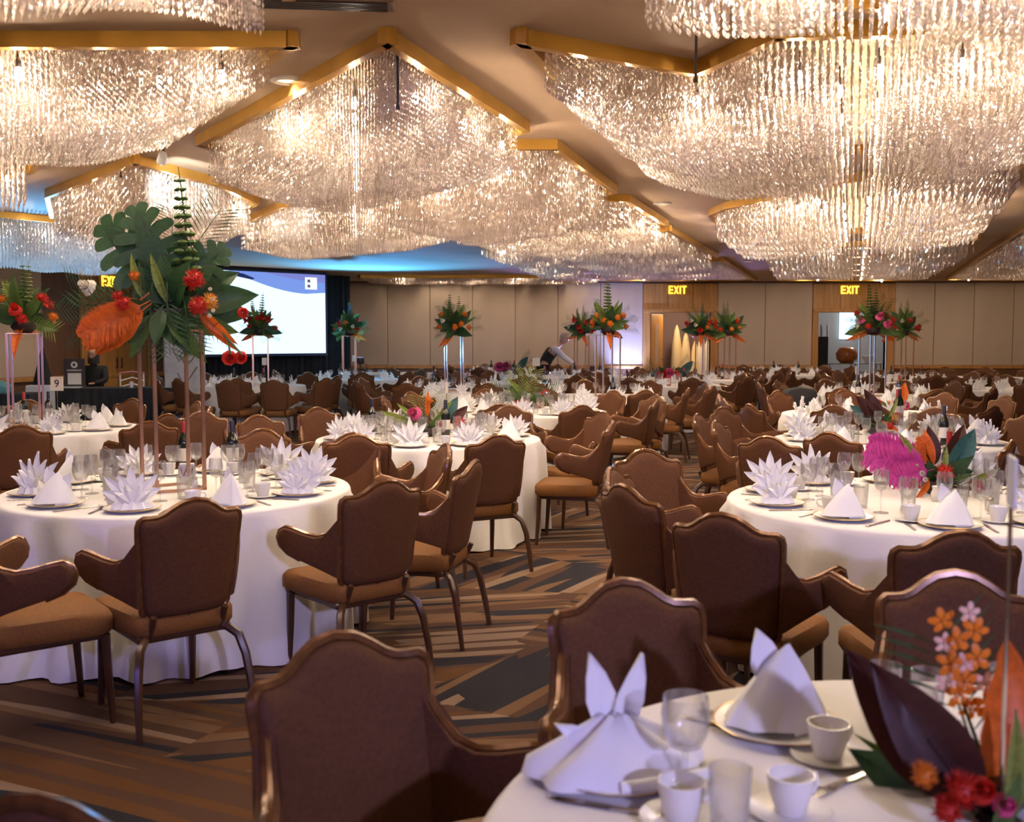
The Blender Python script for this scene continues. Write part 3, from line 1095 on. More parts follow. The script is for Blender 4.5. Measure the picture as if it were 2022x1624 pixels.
CP = chair_parts()
GCH = 'brown banquet armchairs around the tables'
ch0 = empty('banquet_armchair', (0, 0, 0), cat='chair', label='brown upholstered banquet armchair', group=GCH)
for nm, key in (('seat', 'seat'), ('backrest', 'backrest'), ('seat_frame', 'frame'), ('leg', 'fl'), ('leg', 'fr'), ('leg', 'rl'), ('leg', 'rr')):
    o = obj(nm, CP[key], ch0)
    reg(ch0, o)
    if nm == 'backrest':
        f_ = obj('back_frame', CP['back_frame'], o)
        reg(o, f_)
for s in 'LR':
    o = obj('armrest', CP['arm' + s], ch0)
    reg(ch0, o)
    r_ = obj('arm_rail', CP['trim' + s], o)
    reg(o, r_)
CH = Proto(ch0)


def merged_chair():
    g = G()
    mats = [M_FABRIC, M_SEAT, M_WOOD, M_LEG]
    mi = []
    for key in CP:
        me = CP[key]
        n = len(g.v)
        g.v += [tuple(v.co) for v in me.vertices]
        for p in me.polygons:
            g.f.append(tuple(i + n for i in p.vertices))
            mi.append(mats.index(me.materials[0]))
    me = g.mesh('banquet_armchair', None, True)
    for m_ in mats:
        me.materials.append(m_)
    me.polygons.foreach_set('material_index', mi)
    return me


FAR_CHAIR = merged_chair()


def chair(x, y, face, label, far=False):
    rz = math.atan2(-face[0], face[1])
    if far:
        return obj('banquet_armchair', FAR_CHAIR, None, (x, y, 0), (0, 0, rz), label=label, cat='chair', group=GCH)
    return CH.place((x, y, 0), rz, label)


# ------------------------------------------------------------------ tables
TB = {}
TDESC = {}
HOURS = ['twelve', 'one', 'two', 'three', 'four', 'five', 'six', 'seven', 'eight', 'nine', 'ten', 'eleven']
TR = .915
TZ = .762
PED = None


def cloth(seed, hi=True):
    r_ = random.Random(seed)
    n = 144 if hi else 60
    ph = [r_.uniform(0, 2 * PI) for _ in range(6)]
    corner = r_.uniform(0, PI / 2)
    v = [(0, 0, TZ)]
    rings = [(.45, TZ), (.80, TZ), (.895, TZ), (.910, TZ - .004), (.917, TZ - .014), (.920, TZ - .035)]
    zs = [.68, .6, .5, .4, .3, .2, .1, .012] if hi else [.6, .4, .2, .012]
    for r, z in rings:
        for k in range(n):
            a = 2 * PI * k / n
            v.append((r * math.cos(a), r * math.sin(a), z))
    for z in zs:
        t = (TZ - z) / TZ
        for k in range(n):
            a = 2 * PI * k / n
            w = .5 * math.sin(17 * a + ph[0] + 1.2 * math.sin(3 * a + ph[1])) + .32 * math.sin(29 * a + ph[2] + .8 * t) + .25 * math.sin(9 * a + ph[3])
            w = math.copysign(abs(w) ** .8, w)
            cr = max(0, math.cos(2 * (a - corner))) ** 10
            r = .936 + .018 * t + w * (.016 + .034 * t) * (1.25 if hi else 1) + cr * .10 * t ** 3
            zz = z
            if z < .02:
                zz = .006 + .022 * (0.5 + .5 * math.sin(13 * a + ph[4])) * (1 - cr)
            v.append((r * math.cos(a), r * math.sin(a), zz))
    f = [(0, 1 + k, 1 + (k + 1) % n) for k in range(n)]
    m_ = len(rings) + len(zs)
    for i in range(m_ - 1):
        for k in range(n):
            a, b = 1 + i * n + k, 1 + i * n + (k + 1) % n
            f.append((a, a + n, b + n, b))
    g = G()
    g.v = v
    g.f = f
    return g.mesh('tablecloth', M_CLOTH, True)


cloth_far = [cloth(50 + k, False) for k in range(3)]
g = G().lathe([(.88, .70), (.895, .71), (.895, .735), (.88, .745)], 40)
top_me = g.mesh('tabletop', M_DKWOOD, True)
leg_me = G().tube([(0, 0, .7), (0, 0, 0)], .018, 6).mesh('leg', M_DARK, True)
t0_ = empty('round_table', (0, 0, 0), cat='table', label='round table', group='round banquet tables')
reg(t0_, obj('tabletop', top_me, t0_))
for k in range(4):
    reg(t0_, obj('leg', leg_me, t0_, (.55 * math.cos(k * PI / 2 + .4), .55 * math.sin(k * PI / 2 + .4), 0)))
TAB = Proto(t0_)


def clock(dx, dy):
    """clock hour on a table top as the viewer sees it: six is the near side"""
    a = math.degrees(math.atan2(dx, dy)) % 360
    return HOURS[int(round(a / 30)) % 12]


# centres; the description says what marks the table out
TABLES = [
    ('T1', (-1.806, 5.60), 'monstera bouquet table'),
    ('T2', (-.682, 8.484), 'pink protea table'),
    ('T3', (2.013, 5.158), 'magenta feather table'),
    ('T4', (.845, 1.54), 'nearest table'),
    ('T5', (-4.348, 9.389), 'table marked 9'),
    ('T6', (.147, 11.60), 'green fern table'),
    ('T7', (1.212, 14.51), 'aisle bouquet table'),
    ('T8', (-0.929, 16.12), 'grey wall bouquet table'),
    ('T9', (-4.511, 18.0), 'table under the screen'),
    ('T10', (-3.15, 20.9), 'drape end table'),
    ('T15', (3.028, 8.283), 'dark leaf table'),
    ('T16', (3.86, 11.2), 'orange blossom table'),
    ('T17', (5.12, 14.6), 'foyer door bouquet table'),
    ('T18', (7.4, 19.6), 'pink bouquet table'),
    ('T13', (2.75, 18.3), 'low red flower table'),
    ('T14', (3.95, 20.9), 'twin bouquet table'),
    ('T19', (6.2, 23.6), 'table between the doors'),
    ('T12', (1.62, 22.3), 'blue-lit wall table'),
    ('T11', (-0.2, 24.2), 'low pink flower table'),
    ('T21', (0.35, 19.3), "waiter's table"),
    ('T22', (-2.7, 24.3), 'far grey wall table'),
    ('T24', (9.8, 21.6), 'right edge table'),
    ('T25', (8.1, 16.6), 'right aisle table'),
]
for i, (k, c, d) in enumerate(TABLES):
    TB[k] = c
    TDESC[k] = d
    TAB.place((c[0], c[1], 0), i * .4, 'round table under a white cloth, %s' % d)
    me = cloth(i * 3 + 1) if c[1] < 12 else cloth_far[i % 3]
    obj('tablecloth', me, None, (c[0], c[1], 0), (0, 0, i * .7), label='white floor-length cloth on the %s' % d, cat='tablecloth', group='white round tablecloths')

# ------------------------------------------------------------------ hand-placed chairs: crest pixel, facing, label
taken = {k: [] for k in TB}


def chair_px(px, py, tk, label, turn=0.0, face=None):
    c = P(px, py, .932)
    if face is None:
        d = Vector((TB[tk][0] - c.x, TB[tk][1] - c.y)).normalized()
    else:
        d = Vector(face).normalized()
    if turn:
        a = math.radians(turn)
        d = Vector((d.x * math.cos(a) - d.y * math.sin(a), d.x * math.sin(a) + d.y * math.cos(a)))
    x, y = c.x + d.x * .335, c.y + d.y * .335
    for q_ in TB:
        w_ = Vector((x - TB[q_][0], y - TB[q_][1]))
        lim = .95 if q_ == 'T4' else 1.23
        if w_.length < lim:
            w_ = w_.normalized() * lim
            x, y = TB[q_][0] + w_.x, TB[q_][1] + w_.y
    chair(x, y, d, label)
    taken[tk].append((x, y))
    ALLCH.append((x, y))


ALLCH = []
B = 'brown banquet armchair '
chair_px(385, 990, 'T1', B + 'seen from behind, front of the monstera bouquet table', 20)
chair_px(765, 953, 'T1', B + 'turned from behind, its seat tucked toward the monstera bouquet table', -12)
chair_px(940, 913, 'T1', B + 'in profile behind the turned chair of the monstera table', -8)
chair_px(-115, 1000, 'T1', B + 'cut by the left edge, arm and seat showing', face=(.75, .62))
chair_px(985, 862, 'T2', B + 'seen squarely from behind, aisle side of the pink protea table', 6)
chair_px(705, 862, 'T2', B + 'seen from behind, left front of the pink protea table', 14)
chair_px(840, 882, 'T1', B + 'narrow in view, aisle side of the monstera table', face=(-.93, -.3))
chair_px(600, 870, 'T1', B + 'facing us behind the big starburst napkin', face=(-.25, -1))
chair_px(540, 822, 'T2', B + 'with lit orange front, left of the pink protea table', face=(.62, -.75))
chair_px(520, 850, 'T1', B + 'low crest just behind the dark wine bottle', face=(-.1, -1))
chair_px(295, 835, 'T5', B + 'behind the thin bouquet stand legs', face=(-.35, .9))
chair_px(400, 815, 'T1', B + 'half hidden behind the last bouquet leg', face=(.2, -1))
chair_px(40, 843, 'T5', B + 'seen from behind at the table marked 9', 6)
chair_px(20, 893, 'T1', B + 'at the left edge with front toward the monstera table', face=(.6, -.75))
chair_px(1100, 818, 'T2', B + 'with lit front, aisle side of the pink protea table', face=(-.85, -.5))
chair_px(1150, 803, 'T6', B + 'seen from behind, near side of the green fern table', face=(-.35, .92))
chair_px(1200, 835, 'T2', B + 'in full profile with arm and seat to the left, along the aisle', face=(-.98, .22))
chair_px(1247, 783, 'T6', B + 'with lit front, aisle side of the green fern table', face=(-.8, -.6))
chair_px(1295, 790, 'T6', B + 'in profile nearest the aisle of the green fern table', face=(-.95, .3))
chair_px(1275, 772, 'T7', B + 'seen from behind, near side of the aisle bouquet table', face=(-.3, .95))
chair_px(1360, 768, 'T7', B + 'in profile beside the aisle bouquet table', face=(-.95, .25))
chair_px(1430, 833, 'T15', B + 'with orange front at the far left of the aisle opening', face=(.9, -.45))
chair_px(1515, 865, 'T15', B + 'dark back turned to us before the dark leaf table', face=(.55, .83))
chair_px(1432, 898, 'T3', B + 'with orange front behind the left starburst napkin', face=(.35, -.93))
chair_px(1228, 962, 'T3', B + 'slanting away, purple back with gilt crest by the aisle', face=(.86, .50))
chair_px(1262, 926, 'T3', B + 'with golden lit front behind the slanting chair', face=(.93, -.36))
chair_px(1425, 1020, 'T3', B + 'large, seen from behind with right arm out, magenta feather table', face=(.55, .83))
chair_px(1900, 1055, 'T3', B + 'seen from behind, front of the magenta feather table', face=(.02, 1))
chair_px(1885, 1135, 'T4', B + 'facing us across the nearest table', face=(-.12, -1))
chair_px(1225, 1152, 'T4', B + 'facing us beyond the three-leaf napkin', face=(.30, -.95))
chair_px(655, 1260, 'T4', B + 'largest and nearest, angled toward the bottom right table', face=(.62, -.78))
chair_px(75, 1592, 'T4', B + 'crest only, cut by the bottom left corner', face=(.3, 1))
chair_px(975, 806, 'T2', B + 'far side of the pink protea table, crest above glasses', face=(.0, -1))
chair_px(697, 812, 'T2', B + 'low behind the left napkins of the pink protea table', face=(.6, -.8))
chair_px(1478, 800, 'T15', B + 'slanting away beside the orange fronted chair', face=(.9, .3))
chair_px(447, 752, 'T9', B + 'seen from behind, first in the row under the screen', face=(.25, .95))
chair_px(540, 752, 'T9', B + 'seen from behind with both arms out, second under the screen', face=(0, 1))
chair_px(645, 748, 'T9', B + 'angled with seat to the left, third under the screen', face=(-.75, .66))
chair_px(712, 742, 'T10', B + 'seen from behind, fourth in the row under the screen', face=(-.1, 1))
chair_px(765, 753, 'T8', B + 'narrow, fifth in the row under the screen', face=(.8, .5))
chair_px(838, 756, 'T8', B + 'seen from behind, left of the tall grey-wall bouquet legs', face=(.1, 1))
chair_px(937, 756, 'T8', B + 'seen from behind, right of the tall grey-wall bouquet legs', face=(-.2, 1))
chair_px(1975, 832, 'T15', B + 'orange front facing us at the right edge', face=(-.55, -.83))
chair_px(2000, 873, 'T15', B + 'dark with light rail at the right edge', face=(-.8, .5))


def ring(tk, n=10, r=1.30, a0=0.0, jit=.08, skip=()):
    c = TB[tk]
    for k in range(n):
        if k in skip:
            continue
        a = a0 + 2 * PI * k / n + rnd.uniform(-.06, .06)
        rr = r + rnd.uniform(-jit, jit) - .04
        x, y = c[0] + rr * math.cos(a), c[1] + rr * math.sin(a)
        if any((x - u) ** 2 + (y - w) ** 2 < .58 ** 2 for u, w in ALLCH):
            continue
        if any(tk != q and (x - TB[q][0]) ** 2 + (y - TB[q][1]) ** 2 < 1.22 ** 2 for q in TB):
            continue
        if y < .6 or abs(x) / y > .52 or y > 25.9 or x < lw_at(y) + .8:
            continue
        dd = (SA - Vector((x, y))).dot(snorm)
        if x < -3.6 and Vector((x - SA.x, y - SA.y)).dot(snorm) < .8 and Vector((x - SA.x, y - SA.y)).dot(sd) > -.3:
            continue
        ALLCH.append((x, y))
        f = Vector((c[0] - x, c[1] - y)).normalized()
        t = rnd.uniform(-.25, .25)
        f = Vector((f.x * math.cos(t) - f.y * math.sin(t), f.x * math.sin(t) + f.y * math.cos(t)))
        chair(x, y, f, B + 'at the %s o\'clock side of the %s' % (clock(x - c[0], y - c[1]), TDESC[tk]), far=y > 18)


ring('T5', 10, 1.32, .2)
ring('T6', 10, 1.30, .1)
ring('T7', 10, 1.30, .3)
ring('T8', 10, 1.30, .15)
ring('T9', 10, 1.35, .5)
ring('T15', 10, 1.32, .35)
ring('T16', 10, 1.30, .1)
ring('T17', 10, 1.30, .4)
for k in ('T10', 'T18', 'T13', 'T14', 'T19', 'T12', 'T11', 'T21', 'T24', 'T25'):
    ring(k, 10, 1.32, rnd.uniform(0, .6))
# black jacket on a chair back near the far aisle
c = P(1578, 772, .9)
g = G()
g.pad([(-.2, .45), (-.26, .6), (-.25, .8), (-.18, .92), (0, .95), (.18, .92), (.26, .78), (.25, .55), (.15, .42)], lambda a, b, d: (a, d, b), .09, .09, .04, .04)
o = obj('draped_jacket', (g, M_BLACK, True), None, (c.x, c.y, 0), (0, 0, .2), label='black jacket hung over a chair back left of the foyer door', cat='jacket')
obj('sleeve', (G().tube([(.2, -.08, .82), (.26, -.12, .6), (.24, -.12, .38)], [.05, .055, .045], 8), M_BLACK, True), o)


# ------------------------------------------------------------------ table ware
def blade(g, base, ang, L, w, thick, lean=0.0, m=None):
    """one pointed napkin leaf in the xz plane, folded along its middle"""
    ca, sa = math.sin(ang), math.cos(ang)

    def q(u, s, d):
        x = base[0] + ca * u * L + sa * s * w
        z = base[2] + sa * u * L - ca * s * w
        y = base[1] + d + lean * u * L
        return (x, y, z)
    us = [(0, .45), (.3, .85), (.55, 1.0), (.78, .66), (1, .03)]
    v = []
    for u, s in us:
        v += [q(u, -s, 0), q(u, 0, thick), q(u, s, 0), q(u, 0, thick - .006)]
    f = []
    for i in range(len(us) - 1):
        for k in range(4):
            f.append((i * 4 + k, i * 4 + (k + 1) % 4, i * 4 + 4 + (k + 1) % 4, i * 4 + 4 + k))
    g.add(v, f, m)


def star_napkin(nb=9, L=.155, spread=78):
    g = G()
    for k in range(nb):
        a = math.radians(-spread + 2 * spread * k / (nb - 1))
        blade(g, (0, .004 * (k % 2), .03), a, L * (1.10 if k % 2 else .92), .026, .014, .12)
    for k in range(nb - 3):
        a = math.radians(-spread * .75 + 1.5 * spread * k / (nb - 4))
        blade(g, (0, -.028, .02), a, L * .66, .024, -.012, -.25)
    # pleated foot
    v = []
    f = []
    n = 24
    for i, (r, z) in enumerate(((.085, .0), (.07, .03), (.03, .065))):
        for k in range(n):
            a = 2 * PI * k / n
            rr = r * (1 + .10 * (-1) ** k)
            v.append((rr * 1.15 * math.cos(a), rr * .75 * math.sin(a), z))
    for i in range(2):
        for k in range(n):
            f.append((i * n + k, i * n + (k + 1) % n, (i + 1) * n + (k + 1) % n, (i + 1) * n + k))
    f.append(tuple(2 * n + k for k in range(n)))
    g.add(v, f)
    return g


def peak_napkin(two=True):
    g = G()
    # a wrapped cone with an overlapping front fold
    n = 20
    prof = [(.100, 0), (.088, .025), (.062, .07), (.034, .115), (.004, .150)]
    v = []
    f = []
    for r, z in prof:
        for k in range(n + 1):
            a = -PI / 2 + 2.2 * PI * k / n
            rr = r * (1 + .14 * k / n) * (1 + .05 * (-1) ** k)
            v.append((rr * math.cos(a) + z * .12, rr * .7 * math.sin(a), z + .012 * k / n))
    for i in range(len(prof) - 1):
        for k in range(n):
            f.append((i * (n + 1) + k, i * (n + 1) + k + 1, (i + 1) * (n + 1) + k + 1, (i + 1) * (n + 1) + k))
    g.add(v, f)
    blade(g, (0, .01, .05), math.radians(-14), .14, .034, .012, .1)
    if two:
        blade(g, (.02, -.01, .04), math.radians(24), .125, .030, .012, -.05)
    return g


NAPM = [star_napkin().mesh('star_napkin', M_NAP), peak_napkin().mesh('peaked_napkin', M_NAP, True), star_napkin(7, .17, 66).mesh('star_napkin', M_NAP), peak_napkin(False).mesh('peaked_napkin', M_NAP, True)]
g = G().lathe([(.075, 0), (.09, .004), (.128, .014), (.133, .018), (.126, .018), (.09, .009), (.001, .008)], 32, cap=False)
PLATE = g.mesh('dinner_plate', M_CHINA, True)
PRIM = G().lathe([(.128, .0165), (.133, .0195), (.1345, .018), (.129, .0145)], 32, cap=False).mesh('plate_rim', M_GOLDRIM, True)
BOWLG = G().lathe([(.006, .085), (.028, .095), (.040, .12), (.043, .15), (.040, .185), (.0385, .185), (.0405, .15), (.037, .122), (.024, .100), (.001, .094)], 20, cap=False).mesh('water_goblet', M_GLASS, True)
STEMG = G().lathe([(.0045, .006), (.004, .05), (.006, .086)], 8).mesh('stem', M_GLASS, True)
FOOTG = G().lathe([(.036, 0), (.034, .003), (.005, .008)], 18).mesh('foot', M_GLASS, True)
BOWLW = G().lathe([(.005, .105), (.024, .115), (.034, .14), (.036, .165), (.031, .205), (.0295, .205), (.034, .165), (.031, .142), (.02, .12), (.001, .114)], 20, cap=False).mesh('wine_glass', M_GLASS, True)
STEMW = G().lathe([(.004, .006), (.0035, .06), (.005, .106)], 8).mesh('stem', M_GLASS, True)
TUMB = G().lathe([(.001, .004), (.028, .004), (.030, .0), (.0345, .09), (.036, .115), (.0345, .115), (.033, .09), (.028, .010), (.001, .009)], 20, cap=False).mesh('tumbler', M_GLASS, True)
g = G().lathe([(.001, .004), (.024, .0), (.027, .004), (.037, .04), (.041, .068), (.038, .068), (.034, .042), (.022, .010), (.001, .008)], 22, cap=False)
CUP = g.mesh('coffee_cup', M_CHINA, True)
HANDLE = G().tube([(.037, 0, .056), (.058, 0, .056), (.062, 0, .04), (.052, 0, .024), (.034, 0, .02)], .004, 6).mesh('handle', M_CHINA, True)
SAUCER = G().lathe([(.04, 0), (.05, .002), (.072, .011), (.07, .013), (.045, .005), (.001, .004)], 24, cap=False).mesh('saucer', M_CHINA, True)
g = G().bevbox(-.006, .006, -.10, .03, .001, .004, .001)
g.add([(-.012, .03, .001), (.012, .03, .001), (.012, .05, .003), (-.012, .05, .003), (-.006, .0, .004), (.006, .0, .004)], [(0, 1, 2, 3), (4, 5, 1, 0)])
for k in range(4):
    g.box(-.012 + k * .0072, -.009 + k * .0072, .045, .095, .002, .0045)
FORK = g.mesh('fork', M_STEEL)
g = G().bevbox(-.0055, .0055, -.11, .0, .001, .005, .001)
g.add([(-.008, 0, .002), (.009, 0, .002), (.010, .09, .002), (-.001, .118, .002), (-.008, .1, .002), (-.006, 0, .005), (.007, 0, .005), (.008, .088, .004), (-.001, .112, .004), (-.006, .098, .004)],
      [(4, 3, 2, 1, 0), (5, 6, 7, 8, 9), (0, 1, 6, 5), (1, 2, 7, 6), (2, 3, 8, 7), (3, 4, 9, 8), (4, 0, 5, 9)])
KNIFE = g.mesh('knife', M_STEEL)
g = G().lathe([(.014, 0), (.018, .005), (.016, .04), (.013, .05)], 12)
SHAKER = g.mesh('salt_shaker', mat('shaker_crystal', (.75, .72, .68), .15), True)
SHCAP = G().lathe([(.0135, .05), (.014, .058), (.008, .067), (.001, .069)], 12).mesh('cap', M_STEEL, True)
g = G().lathe([(.001, .002), (.036, 0), (.038, .006), (.038, .17), (.034, .195), (.018, .225), (.0145, .24), (.0145, .30), (.001, .302)], 20)
BOTTLE = g.mesh('wine_bottle', M_BOTTLE, True)
BCAPR = G().lathe([(.0155, .235), (.0155, .30), (.014, .305), (.001, .306)], 16).mesh('capsule', M_CAPRED, True)
BCAPB = G().lathe([(.0155, .235), (.0155, .30), (.014, .305), (.001, .306)], 16).mesh('capsule', M_CAPBLK, True)
BLAB = G().lathe([(.0388, .06), (.0388, .14)], 20, cap=False).mesh('label_band', M_LABEL, True)
fg = G()
fg.lathe([(.034, 0), (.005, .008), (.004, .085), (.028, .095), (.042, .14), (.039, .185)], 10, cap=False)
GOBFAR = fg.mesh('water_goblet', M_GLASS, True)
# white creamer
CREAM = G().lathe([(.02, 0), (.03, .02), (.03, .04), (.022, .06), (.026, .075), (.023, .073), (.001, .07)], 16, cap=False).mesh('creamer', M_CHINA, True)

GN = 'folded white napkins at the places'


def thing(name, me, loc, rz, label, cat, group, kids=(), scale=None):
    o = obj(name, me, None, loc, (0, 0, rz), scale, label=label, cat=cat, group=group)
    for nm, km in kids:
        obj(nm, km, o)
    return o


def setting(tk, a, lvl, nap=None):
    """one place on a table at angle a; lvl 3 near .. 1 far"""
    c = TB[tk]
    n = Vector((math.cos(a), math.sin(a)))
    s = Vector((-n.y, n.x))
    z = TZ + .001
    d = TDESC[tk]
    hr = clock(n.x, n.y)
    at = "at the %s o'clock place of the %s" % (hr, d)

    def pos(r, o_=0.0, zz=0.0):
        p = Vector(c) + n * r + s * o_
        return (p.x, p.y, z + zz)

    def vis(p):
        return p[1] > 1.0 and abs(p[0]) / p[1] < .53
    rz = a + PI / 2
    p = pos(.72)
    if vis(p):
        kind = rnd.choice((0, 2, 0, 3, 1, 2)) if nap is None else nap
        if lvl >= 2:
            thing('dinner_plate', PLATE, p, 0, 'white gilt-edged plate ' + at, 'plate', 'gilt-edged dinner plates', [('plate_rim', PRIM)])
            zz = .012
        else:
            zz = 0
        q = pos(.72, 0, zz)
        thing('star_napkin' if kind in (0, 2) else 'peaked_napkin', NAPM[kind], q, rnd.uniform(-.5, .5) + (rz if lvl == 1 else 0.0),
              'white %s napkin ' % ('starburst' if kind in (0, 2) else 'peaked') + at, 'napkin', GN, scale=rnd.uniform(.86, 1.02) * (1.0 if lvl > 1 else .92))
    p = pos(.50, -.13)
    if vis(p):
        thing('water_goblet', BOWLG if lvl > 1 else GOBFAR, p, 0, 'stemmed water goblet ' + at, 'glass', 'stemmed water goblets', [('stem', STEMG), ('foot', FOOTG)] if lvl > 1 else [])
    p = pos(.44, .04)
    if lvl >= 2 and vis(p):
        thing('wine_glass', BOWLW, p, 0, 'stemmed wine glass ' + at, 'glass', 'stemmed wine glasses', [('stem', STEMW), ('foot', FOOTG)])
    p = pos(.36, -.10)
    if lvl >= 2 and vis(p) and hr not in ('twelve', 'eleven'):
        thing('tumbler', TUMB, p, 0, 'straight clear tumbler ' + at, 'glass', 'straight clear tumblers')
    if lvl >= 2:
        p = pos(.56, .24)
        if vis(p):
            thing('saucer', SAUCER, p, 0, 'white saucer ' + at, 'saucer', 'white saucers')
            thing('coffee_cup', CUP, (p[0], p[1], p[2] + .005), rnd.uniform(0, 6), 'white coffee cup ' + at, 'cup', 'white coffee cups', [('handle', HANDLE)])
    if lvl >= 3:
        for nm, me, o_ in (('fork', FORK, -.165), ('knife', KNIFE, .165)):
            p = pos(.72, o_)
            if vis(p):
                thing(nm, me, p, rz, 'silver %s ' % nm + at, nm, 'table cutlery')


def lay(tk, lvl, a0=0.0, n=10, naps=None):
    for k in range(n):
        setting(tk, a0 + 2 * PI * k / n, lvl, None if naps is None else naps[k % len(naps)])


lay('T1', 3, .32, naps=[0, 2, 3, 0, 1, 2, 1, 2, 3, 0])
lay('T2', 2, .20)
lay('T3', 3, .15)
lay('T5', 2, .3)
lay('T15', 2, .1)
lay('T6', 2, .25)
lay('T16', 1, .3)
for k in ('T7', 'T8', 'T17', 'T9', 'T13', 'T10', 'T14', 'T12', 'T11', 'T21', 'T18', 'T25', 'T19'):
    lay(k, 1, rnd.uniform(0, .6))


def bottle(loc, cap, label):
    thing('wine_bottle', BOTTLE, loc, 0, label, 'bottle', 'dark wine bottles', [('capsule', BCAPR if cap == 'r' else BCAPB), ('label_band', BLAB)])


def on(tk, px, py):
    """point on a table top under a pixel, kept within the top"""
    p = P(px, py, TZ + .001)
    c = Vector(TB[tk])
    d = Vector((p.x, p.y)) - c
    if d.length > .82:
        d = d * (.82 / d.length)
        p = Vector((c.x + d.x, c.y + d.y, TZ + .001))
    return (p.x, p.y, p.z)


# T4, the nearest table: laid by hand
z4 = TZ + .001
for px, py, kind, sc, rz, lab in ((1215, 1530, 2, 1.0, .25, 'white three-leaf napkin standing nearest, bottom of the picture'), (1535, 1440, 3, 1.05, .2, 'tall white pointed napkin behind the cups of the nearest table'),):
    p = on('T4', px, py)
    thing('dinner_plate', PLATE, p, 0, 'gilt-edged plate under the ' + lab.split(' ', 1)[1][:48].rstrip(), 'plate', 'gilt-edged dinner plates', [('plate_rim', PRIM)])
    if kind == 2:
        g = G()
        for a, L, w, yy in ((-62, .13, .020, 0), (-13, .19, .030, .01), (18, .19, .028, 0)):
            blade(g, (0, yy, .03), math.radians(a), L, w, .014, .06)
        n = 40
        v = []
        f = []
        for i, (rr_, zz_) in enumerate(((.150, .0), (.142, .022), (.10, .048), (.06, .075), (.022, .10))):
            for k in range(n):
                a = 2 * PI * k / n
                q_ = rr_ * (1 + .07 * math.sin(7 * a) + .05 * math.sin(3 * a + 1))
                v.append((q_ * 1.15 * math.cos(a), q_ * .7 * math.sin(a), zz_ + .008 * math.sin(5 * a) * (i > 0)))
        for i in range(4):
            for k in range(n):
                f.append((i * n + k, i * n + (k + 1) % n, (i + 1) * n + (k + 1) % n, (i + 1) * n + k))
        f.append(tuple(4 * n + k for k in range(n)))
        g.add(v, f)
        g.tube([(-.03, -.11, .012), (.06, -.115, .014), (.15, -.09, .012)], [.010, .014, .012], 8)
        me = g.mesh('star_napkin', M_NAP, True)
    else:
        me = NAPM[kind]
    thing('star_napkin' if kind == 2 else 'peaked_napkin', me, (p[0], p[1], p[2] + .012), rz, lab, 'napkin', GN, scale=sc)
for nm, me, kids, L_ in (
    ('water_goblet', BOWLG, [('stem', STEMG), ('foot', FOOTG)], ((1352, 1575, 'beside the three-leaf napkin'), (1800, 1560, 'among the dark leaves'))),
    ('tumbler', TUMB, [], ((1745, 1415, 'left of the orange orchids'), (1830, 1430, 'behind the orange orchids'), (1985, 1420, 'right of the orange orchids, at the edge'), (1440, 1650, 'at the bottom edge of the picture'))),
    ('coffee_cup', CUP, [('handle', HANDLE)], ((1635, 1500, 'on a saucer beside the dark leaves'), (1345, 1625, 'low at the bottom edge'), (1560, 1610, 'near the bottom, in front of the saucered cup')))):
    for px, py, ds in L_:
        p = P(px, py, z4)
        if nm == 'coffee_cup':
            thing('saucer', SAUCER, tuple(p), 0, 'white saucer on the nearest table, ' + ds, 'saucer', 'white saucers')
        thing(nm, me, (p.x, p.y, p.z + (.005 if nm == 'coffee_cup' else 0)), .5, '%s on the nearest table, %s' % ({'water_goblet': 'clear goblet', 'tumbler': 'clear tumbler', 'coffee_cup': 'white cup'}[nm], ds),
              'cup' if nm == 'coffee_cup' else 'glass', 'glasses and cups on the nearest table', kids)
for px, py, rz, nm, me in ((1460, 1425, .9, 'fork', FORK), (1440, 1440, .9, 'knife', KNIFE), (1205, 1598, 1.2, 'knife', KNIFE), (1660, 1550, 2.2, 'fork', FORK)):
    p = P(px, py, z4)
    thing(nm, me, tuple(p), rz, 'silver %s on the nearest table, %s' % (nm, {1460: 'between the two tall napkins', 1440: 'beside the fork between the napkins', 1205: 'in front of the three-leaf napkin', 1660: 'below the saucered cup'}[px]), nm, 'table cutlery')
for px, py, ds in ((1325, 1600, 'at the bottom centre'), (1860, 1600, 'under the red blooms')):
    p = P(px, py, z4)
    thing('salt_shaker', SHAKER, tuple(p), 0, 'small crystal shaker on the nearest table, ' + ds, 'shaker', 'salt and pepper shakers', [('cap', SHCAP)])
# bottles, shakers, creamers elsewhere
bottle(on('T1', 366, 925), 'r', 'red-capped wine bottle among the monstera stand legs')
bottle(on('T1', 468, 925), 'b', 'black-capped dark wine bottle right of the monstera stand')
bottle(on('T5', 48, 838), 'r', 'red-capped wine bottle on the table marked 9')
bottle(on('T5', 97, 836), 'b', 'black-capped wine bottle on the table marked 9')
bottle(on('T3', 1872, 960), 'r', 'red-capped wine bottle behind the red pincushion bloom')
bottle(on('T15', 1862, 880), 'b', 'black-capped wine bottle on the dark leaf table')
bottle(on('T16', 1776, 828), 'b', 'black-capped wine bottle on the orange blossom table')
bottle(on('T16', 1803, 836), 'r', 'red-capped wine bottle on the orange blossom table')
bottle(on('T2', 880, 862), 'b', 'dark wine bottle behind the pink protea flowers')
bottle(on('T2', 735, 858), 'b', 'dark wine bottle at the left of the pink protea table')
bottle(on('T7', 1210, 790), 'b', 'dark wine bottle at the foot of the aisle bouquet')
for tk in ('T9', 'T10', 'T8', 'T12', 'T13', 'T14', 'T11', 'T21', 'T17', 'T18', 'T19'):
    c = TB[tk]
    for k in range(2):
        bottle((c[0] + (-.28 if k else .25), c[1] - .2 + .1 * k, TZ + .001), 'b' if k else 'r', '%s-capped wine bottle on the %s' % ('black' if k else 'red', TDESC[tk]))
